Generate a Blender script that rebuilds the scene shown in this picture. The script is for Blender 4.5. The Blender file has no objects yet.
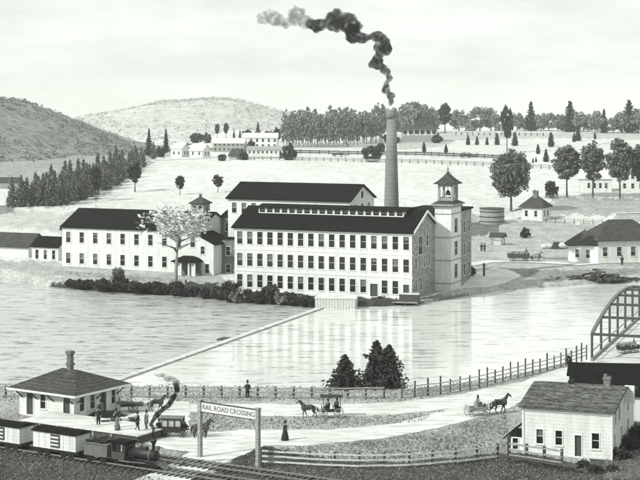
import bpy, bmesh, math, random
import numpy as np
from mathutils import Vector, Matrix
R = math.radians
random.seed(7); rng = np.random.default_rng(7)
S = bpy.context.scene
COL = S.collection
FPX, CH, YH = 1600.0, 34.0, 97.0          # focal length in picture units, camera height, level line

# ------------------------------------------------------------------ camera
cd = bpy.data.cameras.new('camera'); cam = bpy.data.objects.new('camera', cd); COL.objects.link(cam)
cam.location = (0, 0, CH); cam.rotation_euler = (R(90), 0, 0)
cd.sensor_width = 36; cd.lens = 36*FPX/640; cd.shift_y = -(240-YH)/640
cd.clip_start = 1; cd.clip_end = 30000
S.camera = cam

# ------------------------------------------------------------------ where things stand
def P(px, py, z):
    D = FPX*(CH-z)/(py-YH)
    return Vector(((px-320)/FPX*D, D, z))
NB, FB = 1.5, 1.0        # level of the near bank, of the mill's bank
FAR_SHORE = [(-400,262),(-60,272),(0,277),(40,286),(90,291),(150,294),(230,301),(300,307),(345,309),(385,309),(412,307),(440,304),(470,298),(500,293),(560,289),(610,285),(680,281),(900,276),(1500,272)]
NEAR_SHORE = [(1500,380),(900,378),(640,376),(606,374),(588,371),(560,371),(520,382),(470,392),(400,399),(300,399),(190,398),(60,397),(-60,397),(-400,397)]
WPOLY = np.array([tuple(P(a,b,0).xy) for a,b in FAR_SHORE+NEAR_SHORE])

def inside(poly, x, y):
    c = np.zeros(x.shape, bool); n = len(poly); j = n-1
    for i in range(n):
        xi, yi = poly[i]; xj, yj = poly[j]
        if yi != yj:
            m = ((yi > y) != (yj > y)) & (x < (xj-xi)*(y-yi)/(yj-yi)+xi)
            c ^= m
        j = i
    return c
def sdist(poly, x, y):
    d = np.full(x.shape, 1e9); n = len(poly)
    for i in range(n):
        ax, ay = poly[i]; bx, by = poly[(i+1) % n]
        ex, ey = bx-ax, by-ay; L = ex*ex+ey*ey+1e-9
        t = np.clip(((x-ax)*ex+(y-ay)*ey)/L, 0, 1)
        d = np.minimum(d, (x-ax-t*ex)**2+(y-ay-t*ey)**2)
    d = np.sqrt(d)
    return np.where(inside(poly, x, y), -d, d)      # >0 on land
def sstep(t): t = np.clip(t, 0, 1); return t*t*(3-2*t)
def hgt(x, y):
    x = np.asarray(x, float); y = np.asarray(y, float)
    px = 320+FPX*x/np.maximum(y, 1)
    prof = np.interp(y, [0,262,290,340,384,432,500,565,750,850,950,1400,6000], [NB,FB,FB,2.4,4.3,6.6,8.9,10.4,11.8,13.2,14.2,-6,-250])
    e = np.interp(y, [300,475,560,700,900], [-300,-60,20,105,150])
    k = sstep((px-e)/90)
    low = np.interp(y, [0,300,900,6000], [FB,1.0,1.0,-240])
    prof = np.where(y > 262, low+(prof-low)*k, prof)
    und = .45*np.sin(x*.021+1)*np.sin(y*.017)+.25*np.sin(x*.06+y*.045)
    prof = prof+und*sstep((y-345)/80)
    base = np.where(y < 215, NB, prof)
    sd = sdist(WPOLY, x, y)
    s = sstep((sd+1.6)/3.6)
    return np.where(sd > 2.0, base, -1.3+(base+1.3)*s)
def h1(x, y): return float(hgt(np.array([x]), np.array([y]))[0])
def PT(px, py):
    Ds = np.concatenate([np.arange(125, 400, .5), np.arange(400, 1200, 1.)])
    xs = (px-320)/FPX*Ds
    diff = hgt(xs, Ds)-(CH-(py-YH)*Ds/FPX)
    i = int(np.argmax(diff >= 0))
    if diff[i] < 0: i = len(Ds)-1
    return Vector((xs[i], Ds[i], h1(xs[i], Ds[i])))
def scl(v): return FPX/v.y

# ------------------------------------------------------------------ materials
def col(v): return (v*.965, v, v*.955, 1)
class NT:
    def __init__(s, name):
        s.m = bpy.data.materials.new(name); s.m.use_nodes = True
        s.t = s.m.node_tree; s.n = s.t.nodes; s.l = s.t.links
        s.b = s.n['Principled BSDF']
    def add(s, typ, **kw):
        n = s.n.new(typ)
        for k, v in kw.items(): setattr(n, k, v)
        return n
    def noise(s, vec, scale, detail=4, rough=.6):
        n = s.add('ShaderNodeTexNoise'); n.inputs['Scale'].default_value = scale
        n.inputs['Detail'].default_value = detail; n.inputs['Roughness'].default_value = rough
        s.l.new(vec, n.inputs['Vector']); return n.outputs['Fac']
    def mapping(s, src, sc):
        n = s.add('ShaderNodeMapping'); n.inputs['Scale'].default_value = sc
        s.l.new(src, n.inputs['Vector']); return n.outputs[0]
    def math(s, op, a, b=0., c=None, clamp=False):
        n = s.add('ShaderNodeMath', operation=op); n.use_clamp = clamp
        for i, v in enumerate([a, b] + ([c] if c is not None else [])):
            if isinstance(v, (int, float)): n.inputs[i].default_value = v
            else: s.l.new(v, n.inputs[i])
        return n.outputs[0]
    def mr(s, v, a, b, c, d):
        n = s.add('ShaderNodeMapRange'); s.l.new(v, n.inputs[0])
        for i, q in enumerate((a, b, c, d)): n.inputs[i+1].default_value = q
        return n.outputs[0]
    def grey(s, v):
        n = s.add('ShaderNodeCombineColor')
        s.l.new(s.math('MULTIPLY', v, .965), n.inputs[0]); s.l.new(v, n.inputs[1]); s.l.new(s.math('MULTIPLY', v, .955), n.inputs[2])
        return n.outputs[0]
MATS = {}
def mat(name, v, var=.25, scale=2., stretch=(1,1,1), rough=.85, fine=0., fscale=12., fstretch=(1,1,1), bump=0., course=0., cscale=3., spec=.3, world=False):
    if name in MATS: return MATS[name]
    s = NT(name); tc = s.add('ShaderNodeTexCoord'); src = tc.outputs['Object']
    if world: src = s.add('ShaderNodeNewGeometry').outputs['Position']
    f = s.mr(s.noise(s.mapping(src, stretch), scale, 6, .65), .3, .7, 1-var, 1+var)
    if fine:
        g = s.mr(s.noise(s.mapping(src, fstretch), fscale, 3, .7), .35, .65, 1-fine, 1+fine)
        f = s.math('MULTIPLY', f, g)
    if course:
        sx = s.add('ShaderNodeSeparateXYZ'); s.l.new(src, sx.inputs[0])
        w = s.math('FRACT', s.math('MULTIPLY', s.math('ADD', sx.outputs[2], s.math('MULTIPLY', s.noise(src, .7, 2), .25)), cscale))
        n2 = s.noise(s.mapping(src, (1.2, 1.2, 8)), 1.5, 3)
        line = s.math('MULTIPLY', s.math('GREATER_THAN', w, .68), s.mr(n2, .38, .55, 0, 1))
        f = s.math('MULTIPLY', f, s.math('SUBTRACT', 1, s.math('MULTIPLY', line, course)))
    val = s.math('MULTIPLY', f, v)
    s.l.new(s.grey(val), s.b.inputs['Base Color'])
    s.b.inputs['Roughness'].default_value = rough
    s.b.inputs['Specular IOR Level'].default_value = spec
    if bump:
        bn = s.add('ShaderNodeBump'); bn.inputs['Strength'].default_value = bump; bn.inputs['Distance'].default_value = .06
        s.l.new(f, bn.inputs['Height']); s.l.new(bn.outputs[0], s.b.inputs['Normal'])
    MATS[name] = s.m; return s.m

WHITE = mat('white_painted_boards', .63, .17, 1.1, (1.2,1.2,.2), fine=.10, fscale=3, fstretch=(1,1,5), course=.16, cscale=3.2)
TRIM = mat('white_trim', .66, .1)
STONE = mat('rubble_stone_wall', .27, .5, 1.2, (1,1,1.6), fine=.35, fscale=5, fstretch=(1,1,2), bump=.5)
BRICK = mat('dark_brick_wall', .15, .3, 1.5, fine=.35, fscale=5, fstretch=(1,1,3), bump=.3)
TAR = mat('black_tarred_roof', .007, .3, .5, fine=.4, fscale=3, rough=.9, spec=.1)
SLATE = mat('grey_slate_roof', .06, .3, .8, fine=.45, fscale=6, fstretch=(.6,1,3), course=.5, cscale=4.5, bump=.4, spec=.15)
SHINGLE = mat('weathered_shingle_roof', .10, .5, .8, fine=.75, fscale=5, fstretch=(.4,1,3), course=.55, cscale=5, bump=.4, spec=.15)
PALER = mat('pale_metal_roof', .55, .15, 1)
GLASS = mat('dark_window_glass', .018, .6, 1.2, rough=.12, spec=.5)
WOODP = mat('pale_weathered_timber', .5, .3, 2, (1,1,6), fine=.25, fscale=8)
WOODG = mat('grey_weathered_timber', .27, .3, 2, (1,1,6), fine=.3, fscale=8)
WOODD = mat('dark_timber', .06, .35, 2, (1,1,9), fine=.3, fscale=8)
IRON = mat('black_iron', .02, .4, 3, rough=.5)
IRONG = mat('grey_painted_iron', .13, .3, 2, rough=.6)
BARK = mat('grey_bark', .07, .4, 4, (1,1,.3), bump=.5)
BARKP = mat('pale_bark', .22, .4, 4, (1,1,.3), bump=.5)
LEAFD = mat('dark_foliage', .045, .5, 1.3)
LEAFM = mat('mid_foliage', .15, .5, 1.0)
LEAFP = mat('pale_foliage', .55, .3, 1.0)
LEAFG = mat('greyish_foliage', .22, .5, 1.0)  # lighter than other leaves: far trees' haze partly put into the colour
CLOTHD = mat('dark_cloth', .025, .3, 6)
CLOTHM = mat('grey_cloth', .12, .3, 6)
SKIN = mat('skin_tone', .4, .1, 6)
HORSED = mat('dark_horse_coat', .035, .3, 3, rough=.6)
HORSEG = mat('grey_horse_coat', .3, .4, 3, rough=.6)
ROADM = mat('pale_dirt_road', .54, .14, .25, (1,.5,1), fine=.22, fscale=1.1, fstretch=(.35,1.2,1), world=True)
CHIM = mat('chimney_brick', .20, .12, .6, fine=.12, fscale=2, fstretch=(1,1,4), course=.18, cscale=1.4)
ROCK = mat('dark_rubble', .05, .5, 1.5, bump=.6)
STEEL = mat('worn_rail_steel', .17, .3, 3, rough=.45)

# ground with painted-in kinds of cover and shade along the mill bank (a number per vertex = how pale the cover is)
def ground_mat():
    s = NT('fields_and_banks'); geo = s.add('ShaderNodeNewGeometry').outputs['Position']
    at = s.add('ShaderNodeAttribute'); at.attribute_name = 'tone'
    at2 = s.add('ShaderNodeAttribute'); at2.attribute_name = 'rough_cover'
    big = s.noise(s.mapping(geo, (1,.35,1)), .035, 4, .6)
    mid = s.noise(s.mapping(geo, (1,.55,1)), .35, 5, .7)
    fine = s.noise(s.mapping(geo, (1,.45,1)), 2.6, 4, .75)
    vf = s.noise(s.mapping(geo, (1,.35,1)), 8, 3, .8)
    tuft = s.math('ADD', s.mr(fine, .36, .62, -1, 1), s.mr(vf, .38, .62, -.8, .8)); blot = s.mr(mid, .35, .65, -1, 1)
    c = at2.outputs['Fac']
    f = s.math('ADD', 1, s.math('MULTIPLY', c, s.math('ADD', s.math('MULTIPLY', tuft, .62), s.math('MULTIPLY', blot, .42))))
    f = s.math('MULTIPLY', f, s.mr(big, .3, .7, .9, 1.1))
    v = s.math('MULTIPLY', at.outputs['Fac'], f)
    v = s.math('MINIMUM', s.math('MAXIMUM', v, .012), .78)
    s.l.new(s.grey(v), s.b.inputs['Base Color']); s.b.inputs['Roughness'].default_value = .95
    s.b.inputs['Specular IOR Level'].default_value = .1
    bn = s.add('ShaderNodeBump'); bn.inputs['Strength'].default_value = .5; bn.inputs['Distance'].default_value = .15
    s.l.new(fine, bn.inputs['Height']); s.l.new(bn.outputs[0], s.b.inputs['Normal'])
    return s.m
def water_mat(name, v, rough, b1, b2, strokes, sc):
    s = NT(name); geo = s.add('ShaderNodeNewGeometry').outputs['Position']
    n1 = s.noise(s.mapping(geo, (.35, 1.0, 1)), sc, 3, .6)
    n2 = s.noise(s.mapping(geo, (.30, .8, 1)), sc*3.2, 3, .6)
    st = s.mr(s.noise(s.mapping(geo, (.22, .8, 1)), sc*1.5, 4, .75), .54, .62, 1, 1-strokes)
    lg = s.mr(s.noise(s.mapping(geo, (.5, .5, 1)), .06, 3, .5), .35, .65, .92, 1.05)
    s.l.new(s.grey(s.math('MULTIPLY', s.math('MULTIPLY', st, lg), v)), s.b.inputs['Base Color'])
    s.l.new(s.mr(s.noise(s.mapping(geo, (.12, .45, 1)), .55, 4, .7), .42, .62, rough*.4, rough*1.2+.06), s.b.inputs['Roughness']); s.b.inputs['IOR'].default_value = 1.33
    a = s.add('ShaderNodeBump'); a.inputs['Strength'].default_value = b1; a.inputs['Distance'].default_value = .3
    b = s.add('ShaderNodeBump'); b.inputs['Strength'].default_value = b2; b.inputs['Distance'].default_value = .1
    s.l.new(n1, a.inputs['Height']); s.l.new(n2, b.inputs['Height']); s.l.new(a.outputs[0], b.inputs['Normal'])
    s.l.new(b.outputs[0], s.b.inputs['Normal'])
    return s.m

# ------------------------------------------------------------------ mesh helpers
class MB:
    def __init__(s): s.v = []; s.f = []
    def quad(s, *p):
        n = len(s.v); s.v += [tuple(q) for q in p]; s.f.append(tuple(range(n, n+len(p))))
    def box(s, x0, x1, y0, y1, z0, z1, M=None):
        n = len(s.v)
        ps = [(x0,y0,z0),(x1,y0,z0),(x1,y1,z0),(x0,y1,z0),(x0,y0,z1),(x1,y0,z1),(x1,y1,z1),(x0,y1,z1)]
        if M is not None: ps = [tuple(M @ Vector(p)) for p in ps]
        s.v += ps
        s.f += [(n,n+3,n+2,n+1),(n+4,n+5,n+6,n+7),(n,n+1,n+5,n+4),(n+1,n+2,n+6,n+5),(n+2,n+3,n+7,n+6),(n+3,n,n+4,n+7)]
        return s
    def beam(s, a, b, w, h=None, up=Vector((0,0,1))):
        a = Vector(a); b = Vector(b); h = h or w; d = (b-a).normalized()
        if abs(d.dot(up)) > .98: up = Vector((0,1,0))
        sx = d.cross(up).normalized()*w/2; sz = sx.cross(d).normalized()*h/2
        n = len(s.v)
        for c in (a, b): s.v += [tuple(c-sx-sz), tuple(c+sx-sz), tuple(c+sx+sz), tuple(c-sx+sz)]
        s.f += [(n,n+1,n+2,n+3),(n+7,n+6,n+5,n+4),(n,n+4,n+5,n+1),(n+1,n+5,n+6,n+2),(n+2,n+6,n+7,n+3),(n+3,n+7,n+4,n)]
        return s
    def tube(s, pts, rad, k=8, cap=True):
        pts = [Vector(p) for p in pts]; n0 = len(s.v)
        if isinstance(rad, (int, float)): rad = [rad]*len(pts)
        for i, p in enumerate(pts):
            d = (pts[min(i+1, len(pts)-1)]-pts[max(i-1, 0)]).normalized()
            u = d.orthogonal().normalized() if abs(d.z) < .9 else Vector((1,0,0))
            u = (u-d*u.dot(d)).normalized(); w = d.cross(u)
            for j in range(k):
                t = 2*math.pi*j/k; s.v.append(tuple(p+(u*math.cos(t)+w*math.sin(t))*rad[i]))
        for i in range(len(pts)-1):
            for j in range(k):
                a = n0+i*k+j; b = n0+i*k+(j+1) % k; s.f.append((a, b, b+k, a+k))
        if cap:
            s.f.append(tuple(n0+j for j in range(k))[::-1]); s.f.append(tuple(n0+(len(pts)-1)*k+j for j in range(k)))
        return s
    def ring(s, c, r, w, th, axis='y', k=16):       # a flat wheel ring
        n0 = len(s.v); c = Vector(c)
        for j in range(k):
            t = 2*math.pi*j/k; e = Vector((math.cos(t), 0, math.sin(t)))
            for rr, o in ((r, -th/2), (r, th/2), (r-w, th/2), (r-w, -th/2)): s.v.append(tuple(c+e*rr+Vector((0, o, 0))))
        for j in range(k):
            for q in range(4):
                a = n0+j*4+q; b = n0+j*4+(q+1) % 4; a2 = n0+((j+1) % k)*4+q; b2 = n0+((j+1) % k)*4+(q+1) % 4
                s.f.append((a, b, b2, a2))
        return s
    def build(s, name, m, parent=None, smooth=False, loc=None):
        me = bpy.data.meshes.new(name); me.from_pydata(s.v, [], s.f); me.materials.append(m)
        bm = bmesh.new(); bm.from_mesh(me); bmesh.ops.recalc_face_normals(bm, faces=bm.faces); bm.to_mesh(me); bm.free()
        if smooth: me.polygons.foreach_set('use_smooth', [True]*len(me.polygons))
        o = bpy.data.objects.new(name, me); COL.objects.link(o)
        if parent: o.parent = parent
        if loc is not None: o.location = loc
        return o
def tag(o, label=None, cat=None, group=None, kind=None):
    if label and len(label.split()) > 16: print('LONG', len(label.split()), label)
    for k, v in (('label', label), ('category', cat), ('group', group), ('kind', kind)):
        if v: o[k] = v
    return o
def empty(name, loc, rz=0, label=None, cat=None, group=None):
    o = bpy.data.objects.new(name, None); COL.objects.link(o); o.empty_display_size = .3
    o.location = loc; o.rotation_euler = (0, 0, rz); return tag(o, label, cat, group)
KIDS = {}
def copy_tree(o, parent=None):
    c = o.copy(); COL.objects.link(c); c.parent = parent
    for ch in [x for x in ALLC(o)]: copy_tree(ch, c)
    return c
def ALLC(o):
    return list(o.children)
def link_mesh(name, me, parent, loc=(0,0,0), rz=0):
    o = bpy.data.objects.new(name, me); COL.objects.link(o); o.parent = parent; o.location = loc; o.rotation_euler = (0,0,rz); return o

# ------------------------------------------------------------------ ground sheet
def build_ground():
    a1 = np.concatenate([np.linspace(-1300, -40, 70, endpoint=False), np.linspace(-40, 680, 520), np.linspace(680, 1900, 71)[1:]])
    d1 = np.concatenate([np.geomspace(25, 132, 14, endpoint=False), np.geomspace(132, 330, 330, endpoint=False), np.geomspace(330, 1000, 170, endpoint=False), np.geomspace(1000, 6000, 26)])
    A, D = np.meshgrid(a1, d1); X = (A-320)/FPX*D; Y = D
    Z = hgt(X.ravel(), Y.ravel()).reshape(X.shape)
    sd = sdist(WPOLY, X.ravel(), Y.ravel()).reshape(X.shape)
    px = A; py = YH+FPX*(CH-Z)/D
    jx = 3.2*np.sin(X*.9+Y*.31)+2*np.sin(X*2.3-Y*.7); jy = 1.3*np.sin(X*1.3+1)+.8*np.sin(X*3.1+Y)
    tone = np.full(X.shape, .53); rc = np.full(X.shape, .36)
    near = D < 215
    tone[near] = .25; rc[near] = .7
    def zone(t, r, poly, jit=1.):
        m = inside(np.array(poly, float), (px+jx*jit).ravel(), (py+jy*jit).ravel()).reshape(X.shape)
        tone[m] = t; rc[m] = r
    # far side
    zone(.40, .35, [(-80,205),(20,210),(62,214),(105,206),(85,222),(62,232),(0,226),(-80,226)])
    zone(.26, .8, [(-300,160),(-300,178),(6,180),(12,207),(60,207),(95,198),(125,184),(155,160),(180,149),(180,143),(100,140),(0,160)])
    zone(.20, .6, [(-300,204),(12,206),(12,214),(-300,212)])
    zone(.33, .5, [(-300,255),(66,262),(215,274),(232,288),(300,296),(300,312),(230,310),(140,302),(40,294),(-300,292)])
    zone(.045, .6, [(60,281),(215,283),(232,290),(330,296),(412,298),(440,303),(440,312),(330,318),(230,312),(140,303),(80,298),(50,290)])  # dark undergrowth under the mills, bank shade painted into its tone
    zone(.32, .5, [(462,208),(490,224),(520,222),(560,222),(610,224),(700,222),(900,220),(900,290),(560,296),(420,306),(412,296),(462,268)])
    zone(.30, .5, [(520,222),(555,198),(900,198),(900,222)])
    zone(.5, .3, [(560,214),(613,216),(620,222),(560,221)])
    zone(.12, .6, [(464,222),(500,222),(498,231),(478,236),(464,238)], .5)
    zone(.14, .6, [(400,299),(430,296),(600,287),(640,283),(640,288),(560,293),(430,304)], .5)
    zone(.20, .6, [(495,268),(520,276),(545,281),(640,274),(640,268),(560,270)], .5)
    zone(.38, .4, [(395,138),(450,134),(560,133),(900,131),(900,137),(640,139),(560,138),(430,141)], .4)
    zone(.38, .4, [(398,140),(455,136),(455,142),(440,147),(398,150)], .3)
    # near side
    zone(.33, .5, [(-200,376),(420,378),(420,402),(330,405),(190,404),(-200,400)], .6)
    zone(.30, .6, [(188,412),(260,416),(400,415),(452,409),(420,424),(330,430),(240,430),(188,436)], .6)
    zone(.25, .7, [(262,447),(330,444),(430,432),(508,408),(512,452),(400,462),(262,462)], .6)
    zone(.06, .8, [(262,456),(400,462),(512,452),(580,462),(640,440),(800,430),(800,800),(-400,800),(-400,430),(0,444),(100,462),(215,480),(262,460)], .6)
    zone(.05, .8, [(262,445),(300,455),(262,462),(225,478),(205,480),(232,460)], .4)
    zone(.10, .7, [(604,430),(640,400),(800,400),(800,470),(604,480)], .4)
    n, m = X.shape
    v = np.stack([X.ravel(), Y.ravel(), Z.ravel()], 1)
    i = np.arange(n*m).reshape(n, m)
    f = np.stack([i[:-1,:-1], i[:-1,1:], i[1:,1:], i[1:,:-1]], -1).reshape(-1, 4)
    me = bpy.data.meshes.new('ground'); me.vertices.add(len(v)); me.vertices.foreach_set('co', v.ravel())
    me.loops.add(f.size); me.loops.foreach_set('vertex_index', f.ravel().astype(np.int32))
    me.polygons.add(len(f)); me.polygons.foreach_set('loop_start', np.arange(0, f.size, 4, dtype=np.int32))
    me.polygons.foreach_set('use_smooth', np.ones(len(f), bool)); me.update(calc_edges=True)
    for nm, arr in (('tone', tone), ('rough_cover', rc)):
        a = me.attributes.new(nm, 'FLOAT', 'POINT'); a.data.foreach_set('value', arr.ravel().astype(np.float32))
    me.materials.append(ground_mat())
    o = bpy.data.objects.new('ground', me); COL.objects.link(o); tag(o, kind='structure')
build_ground()

# water: the river below the dam and the mill pond above it
DAM_A, DAM_B = P(338,304,0), P(112,385,0)
dd = (DAM_B-DAM_A).normalized(); A0 = DAM_A-dd*26; B0 = DAM_B+dd*12
POND = .3
def water(name, pts, z, m, label):
    mb = MB(); mb.quad(*[(p[0], p[1], z) for p in pts]); o = mb.build(name, m)
    tag(o, kind='structure'); return o
water('river', [A0, (-190, 305), (-190, 172), B0], 0, water_mat('river_water', .46, .2, .75, .7, .95, .7), '')
water('pond', [A0, B0, (150, 175), (420, 200), (420, 330), (60, 300)], POND, water_mat('pond_water', .64, .04, .15, .15, .5, .6), '')

# hills
def build_hill(name, D0, half, prof, pxr, amp, lump, v, seed, m):
    nu, nv = 300, 90
    us = np.linspace(pxr[0], pxr[1], nu); vs = np.linspace(-1, 1, nv)
    U, V = np.meshgrid(us, vs)
    D = D0+V*half; X = (U-320)/FPX*D0; Y = D+0*X
    yc = np.interp(U, [p[0] for p in prof], [p[1] for p in prof])
    # soften the profile
    zc = CH-(yc-YH)*D0/FPX
    ker = np.hanning(13); ker /= ker.sum()
    zc = np.apply_along_axis(lambda r: np.convolve(np.pad(r, 6, 'edge'), ker, 'valid'), 1, zc)
    foot = -12.
    rr = np.random.default_rng(seed)
    nz = np.zeros(X.shape)
    for k in range(26):
        fx, fy = rr.normal(0, 1/lump, 2); ph = rr.uniform(0, 6.3)
        nz += np.sin(X*fx+Y*fy*.6+ph)
    nz *= amp/5
    B = np.cos(np.clip(V, -1, 1)*math.pi/2)**.8
    Z = foot+(zc-foot)*B+nz*np.minimum(1, B*1.5)
    mb = MB(); me = bpy.data.meshes.new(name)
    i = np.arange(nu*nv).reshape(nv, nu)
    f = np.stack([i[:-1,:-1], i[:-1,1:], i[1:,1:], i[1:,:-1]], -1).reshape(-1, 4)
    me.from_pydata(np.stack([X.ravel(), Y.ravel(), Z.ravel()], 1).tolist(), [], f.tolist())
    me.polygons.foreach_set('use_smooth', np.ones(len(f), bool)); me.materials.append(m)
    o = bpy.data.objects.new(name, me); COL.objects.link(o); tag(o, kind='structure')
    return X, Y, Z
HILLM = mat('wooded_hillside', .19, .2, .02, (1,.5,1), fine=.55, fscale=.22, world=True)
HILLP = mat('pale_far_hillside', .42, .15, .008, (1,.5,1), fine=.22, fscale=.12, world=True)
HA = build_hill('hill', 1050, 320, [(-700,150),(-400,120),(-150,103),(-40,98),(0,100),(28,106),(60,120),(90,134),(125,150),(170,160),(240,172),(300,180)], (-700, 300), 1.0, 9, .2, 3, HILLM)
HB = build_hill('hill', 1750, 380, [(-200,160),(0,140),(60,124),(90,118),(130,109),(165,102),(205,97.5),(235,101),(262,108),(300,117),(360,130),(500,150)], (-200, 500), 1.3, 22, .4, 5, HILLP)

# ------------------------------------------------------------------ roads and paths (sheets laid on the ground)
def sheet(name, pts, m, z=None, lift=.012, sub=9):
    w = []
    for i in range(len(pts)):
        a = pts[i]; b = pts[(i+1) % len(pts)]
        for k in range(sub):
            t = k/sub; w.append((a[0]+(b[0]-a[0])*t+random.uniform(-.9,.9), a[1]+(b[1]-a[1])*t+random.uniform(-.4,.4)))
    bm = bmesh.new()
    vs = []
    for q in w:
        p = P(q[0], q[1], z) if z is not None else PT(*q)
        vs.append(bm.verts.new((p.x, p.y, p.z+lift)))
    f = bm.faces.new(vs); bmesh.ops.triangulate(bm, faces=[f])
    me = bpy.data.meshes.new(name); bm.normal_update()
    for ff in bm.faces:
        if ff.normal.z < 0: ff.normal_flip()
    bm.to_mesh(me); bm.free(); me.materials.append(m)
    o = bpy.data.objects.new(name, me); COL.objects.link(o); return tag(o, kind='structure')
def strip(name, line, w, m, lift=.1, step=4):
    """a ribbon draped over rolling ground"""
    pts = [PT(*q) for q in line]; c = []
    for a, b in zip(pts[:-1], pts[1:]):
        n = max(1, int((b-a).length/step))
        c += [a.lerp(b, i/n) for i in range(n)]
    c.append(pts[-1]); mb = MB(); rows = []
    for i, p in enumerate(c):
        d = (c[min(i+1, len(c)-1)]-c[max(i-1, 0)]); d.z = 0; d.normalize(); nrm = Vector((-d.y, d.x, 0))
        ww = w*(1+.12*math.sin(i*1.7))
        r = []
        for k in (-.5, 0, .5):
            q = p+nrm*ww*k; r.append((q.x, q.y, h1(q.x, q.y)+lift))
        rows.append(r)
    for a, b in zip(rows[:-1], rows[1:]):
        for k in (0, 1): mb.quad(a[k], a[k+1], b[k+1], b[k])
    o = mb.build(name, m, smooth=True); return tag(o, kind='structure')
sheet('road', [(190,404),(260,404),(330,405),(400,402),(460,394),(520,382),(562,368),(592,361.5),(640,366),(720,370),(720,378),(572,374),(560,392),(500,402),(450,409),(400,414),(340,417),(260,416),(190,412)], ROADM, NB)
sheet('road', [(190,434),(240,430),(330,430),(400,423),(452,408),(500,399),(556,390),(572,372),(572,386),(524,400),(508,409),(440,428),(380,439),(300,446),(264,446),(234,459),(200,474),(172,490),(110,490),(160,470),(190,452)], ROADM, NB, .022)
sheet('station_yard', [(98,424),(135,398),(190,402),(190,434),(214,436),(222,441),(214,447),(190,452),(170,450),(130,440)], ROADM, NB, .034)
sheet('path', [(414,303),(416,299),(436,294),(462,287),(476,272),(495,268),(512,271),(522,276),(505,284),(480,290),(456,296),(432,301)], ROADM, None, .05, 4)
strip('path', [(462,266),(490,262),(520,262),(548,263),(577,265),(600,263),(650,262)], 3.2, ROADM)
strip('path', [(548,221),(575,221),(608,222),(614,214),(650,213)], 1.6, ROADM)
strip('road', [(150,160),(200,158),(250,157.5),(330,158),(420,159),(500,162),(560,165),(660,170)], 9, ROADM)
strip('road', [(584,150),(596,144),(612,140.5),(640,138.5),(680,137.5)], 5, ROADM, .15)
print('TERRAIN OK')

# ------------------------------------------------------------------ buildings
WC = {}; BC = {}; WR = random.Random(3); BLIND = mat('linen_blind', .13, .3, 2)
def window_meshes(w, h, kind):
    k = (round(w,2), round(h,2), kind)
    if k in WC: return WC[k]
    f = MB(); t = .09
    f.box(-w/2-t, -w/2, -.05, .16, -.02, h+t); f.box(w/2, w/2+t, -.05, .16, -.02, h+t)
    f.box(-w/2, w/2, -.05, .16, h, h+t); f.box(-w/2-t-.05, w/2+t+.05, -.1, .16, -.12, -.02)
    if kind != 'door':
        f.box(-w/2, w/2, .08, .12, h*.5, h*.5+.045)
    p = MB(); p.box(-w/2, w/2, .13, .17, 0, h)
    if kind != 'door': p.box(-.02, .02, .10, .13, 0, h*.5)
    a = f.build('window', TRIM); b = p.build('pane', WOODD if kind == 'door' else GLASS)
    WC[k] = (a.data, b.data); bpy.data.objects.remove(a); bpy.data.objects.remove(b)
    return WC[k]
def wall(mb, root, p0, p1, z0, z1, ops=(), kinds=None, place=True, arch=None):
    """one outer wall from p0 to p1 (outside on the right hand) with real openings; hangs a window in each"""
    p0 = Vector(p0); p1 = Vector(p1); L = (p1-p0).length; d = (p1-p0)/L; n = Vector((d.y, -d.x))
    us = sorted({0, L} | {q for o in ops for q in o[:2]}); vs = sorted({z0, z1} | {q for o in ops for q in o[2:4]})
    def pt(u, v, dep=0): q = p0+d*u-n*dep; return (q.x, q.y, v)
    for a, b in zip(us[:-1], us[1:]):
        for c, e in zip(vs[:-1], vs[1:]):
            if any(o[0]-1e-6 <= a and b <= o[1]+1e-6 and o[2]-1e-6 <= c and e <= o[3]+1e-6 for o in ops): continue
            mb.quad(pt(a,c), pt(b,c), pt(b,e), pt(a,e))
    for i, o in enumerate(ops):
        a, b, c, e = o[:4]; dp = .25
        mb.quad(pt(a,c), pt(a,e), pt(a,e,dp), pt(a,c,dp)); mb.quad(pt(b,c), pt(b,c,dp), pt(b,e,dp), pt(b,e))
        mb.quad(pt(a,e), pt(b,e), pt(b,e,dp), pt(a,e,dp)); mb.quad(pt(a,c), pt(a,c,dp), pt(b,c,dp), pt(b,c))
        kind = o[4] if len(o) > 4 else 'window'
        fm, pm = window_meshes(b-a, e-c, kind)
        q = pt((a+b)/2, c)
        wo = link_mesh('door' if kind == 'door' else 'window', fm, root, q, math.atan2(d.y, d.x))
        link_mesh('door_leaf' if kind == 'door' else 'pane', pm, wo)
        if kind != 'door' and b-a > .6 and WR.random() < .35:
            k = (round(b-a,2), round(e-c,2), WR.choice((.3,.45,.62)))
            if k not in BC:
                q2 = MB(); q2.box(-k[0]/2+.02, k[0]/2-.02, .122, .128, k[1]*(1-k[2]), k[1]-.01); bo = q2.build('blind', BLIND); BC[k] = bo.data; bpy.data.objects.remove(bo)
            link_mesh('blind', BC[k], wo)
def gable(mb, x, W, z1, zr, y0=0):   # triangle over an end wall
    mb.quad((x, y0, z1), (x, y0+W, z1), (x, y0+W/2, zr))
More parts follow.
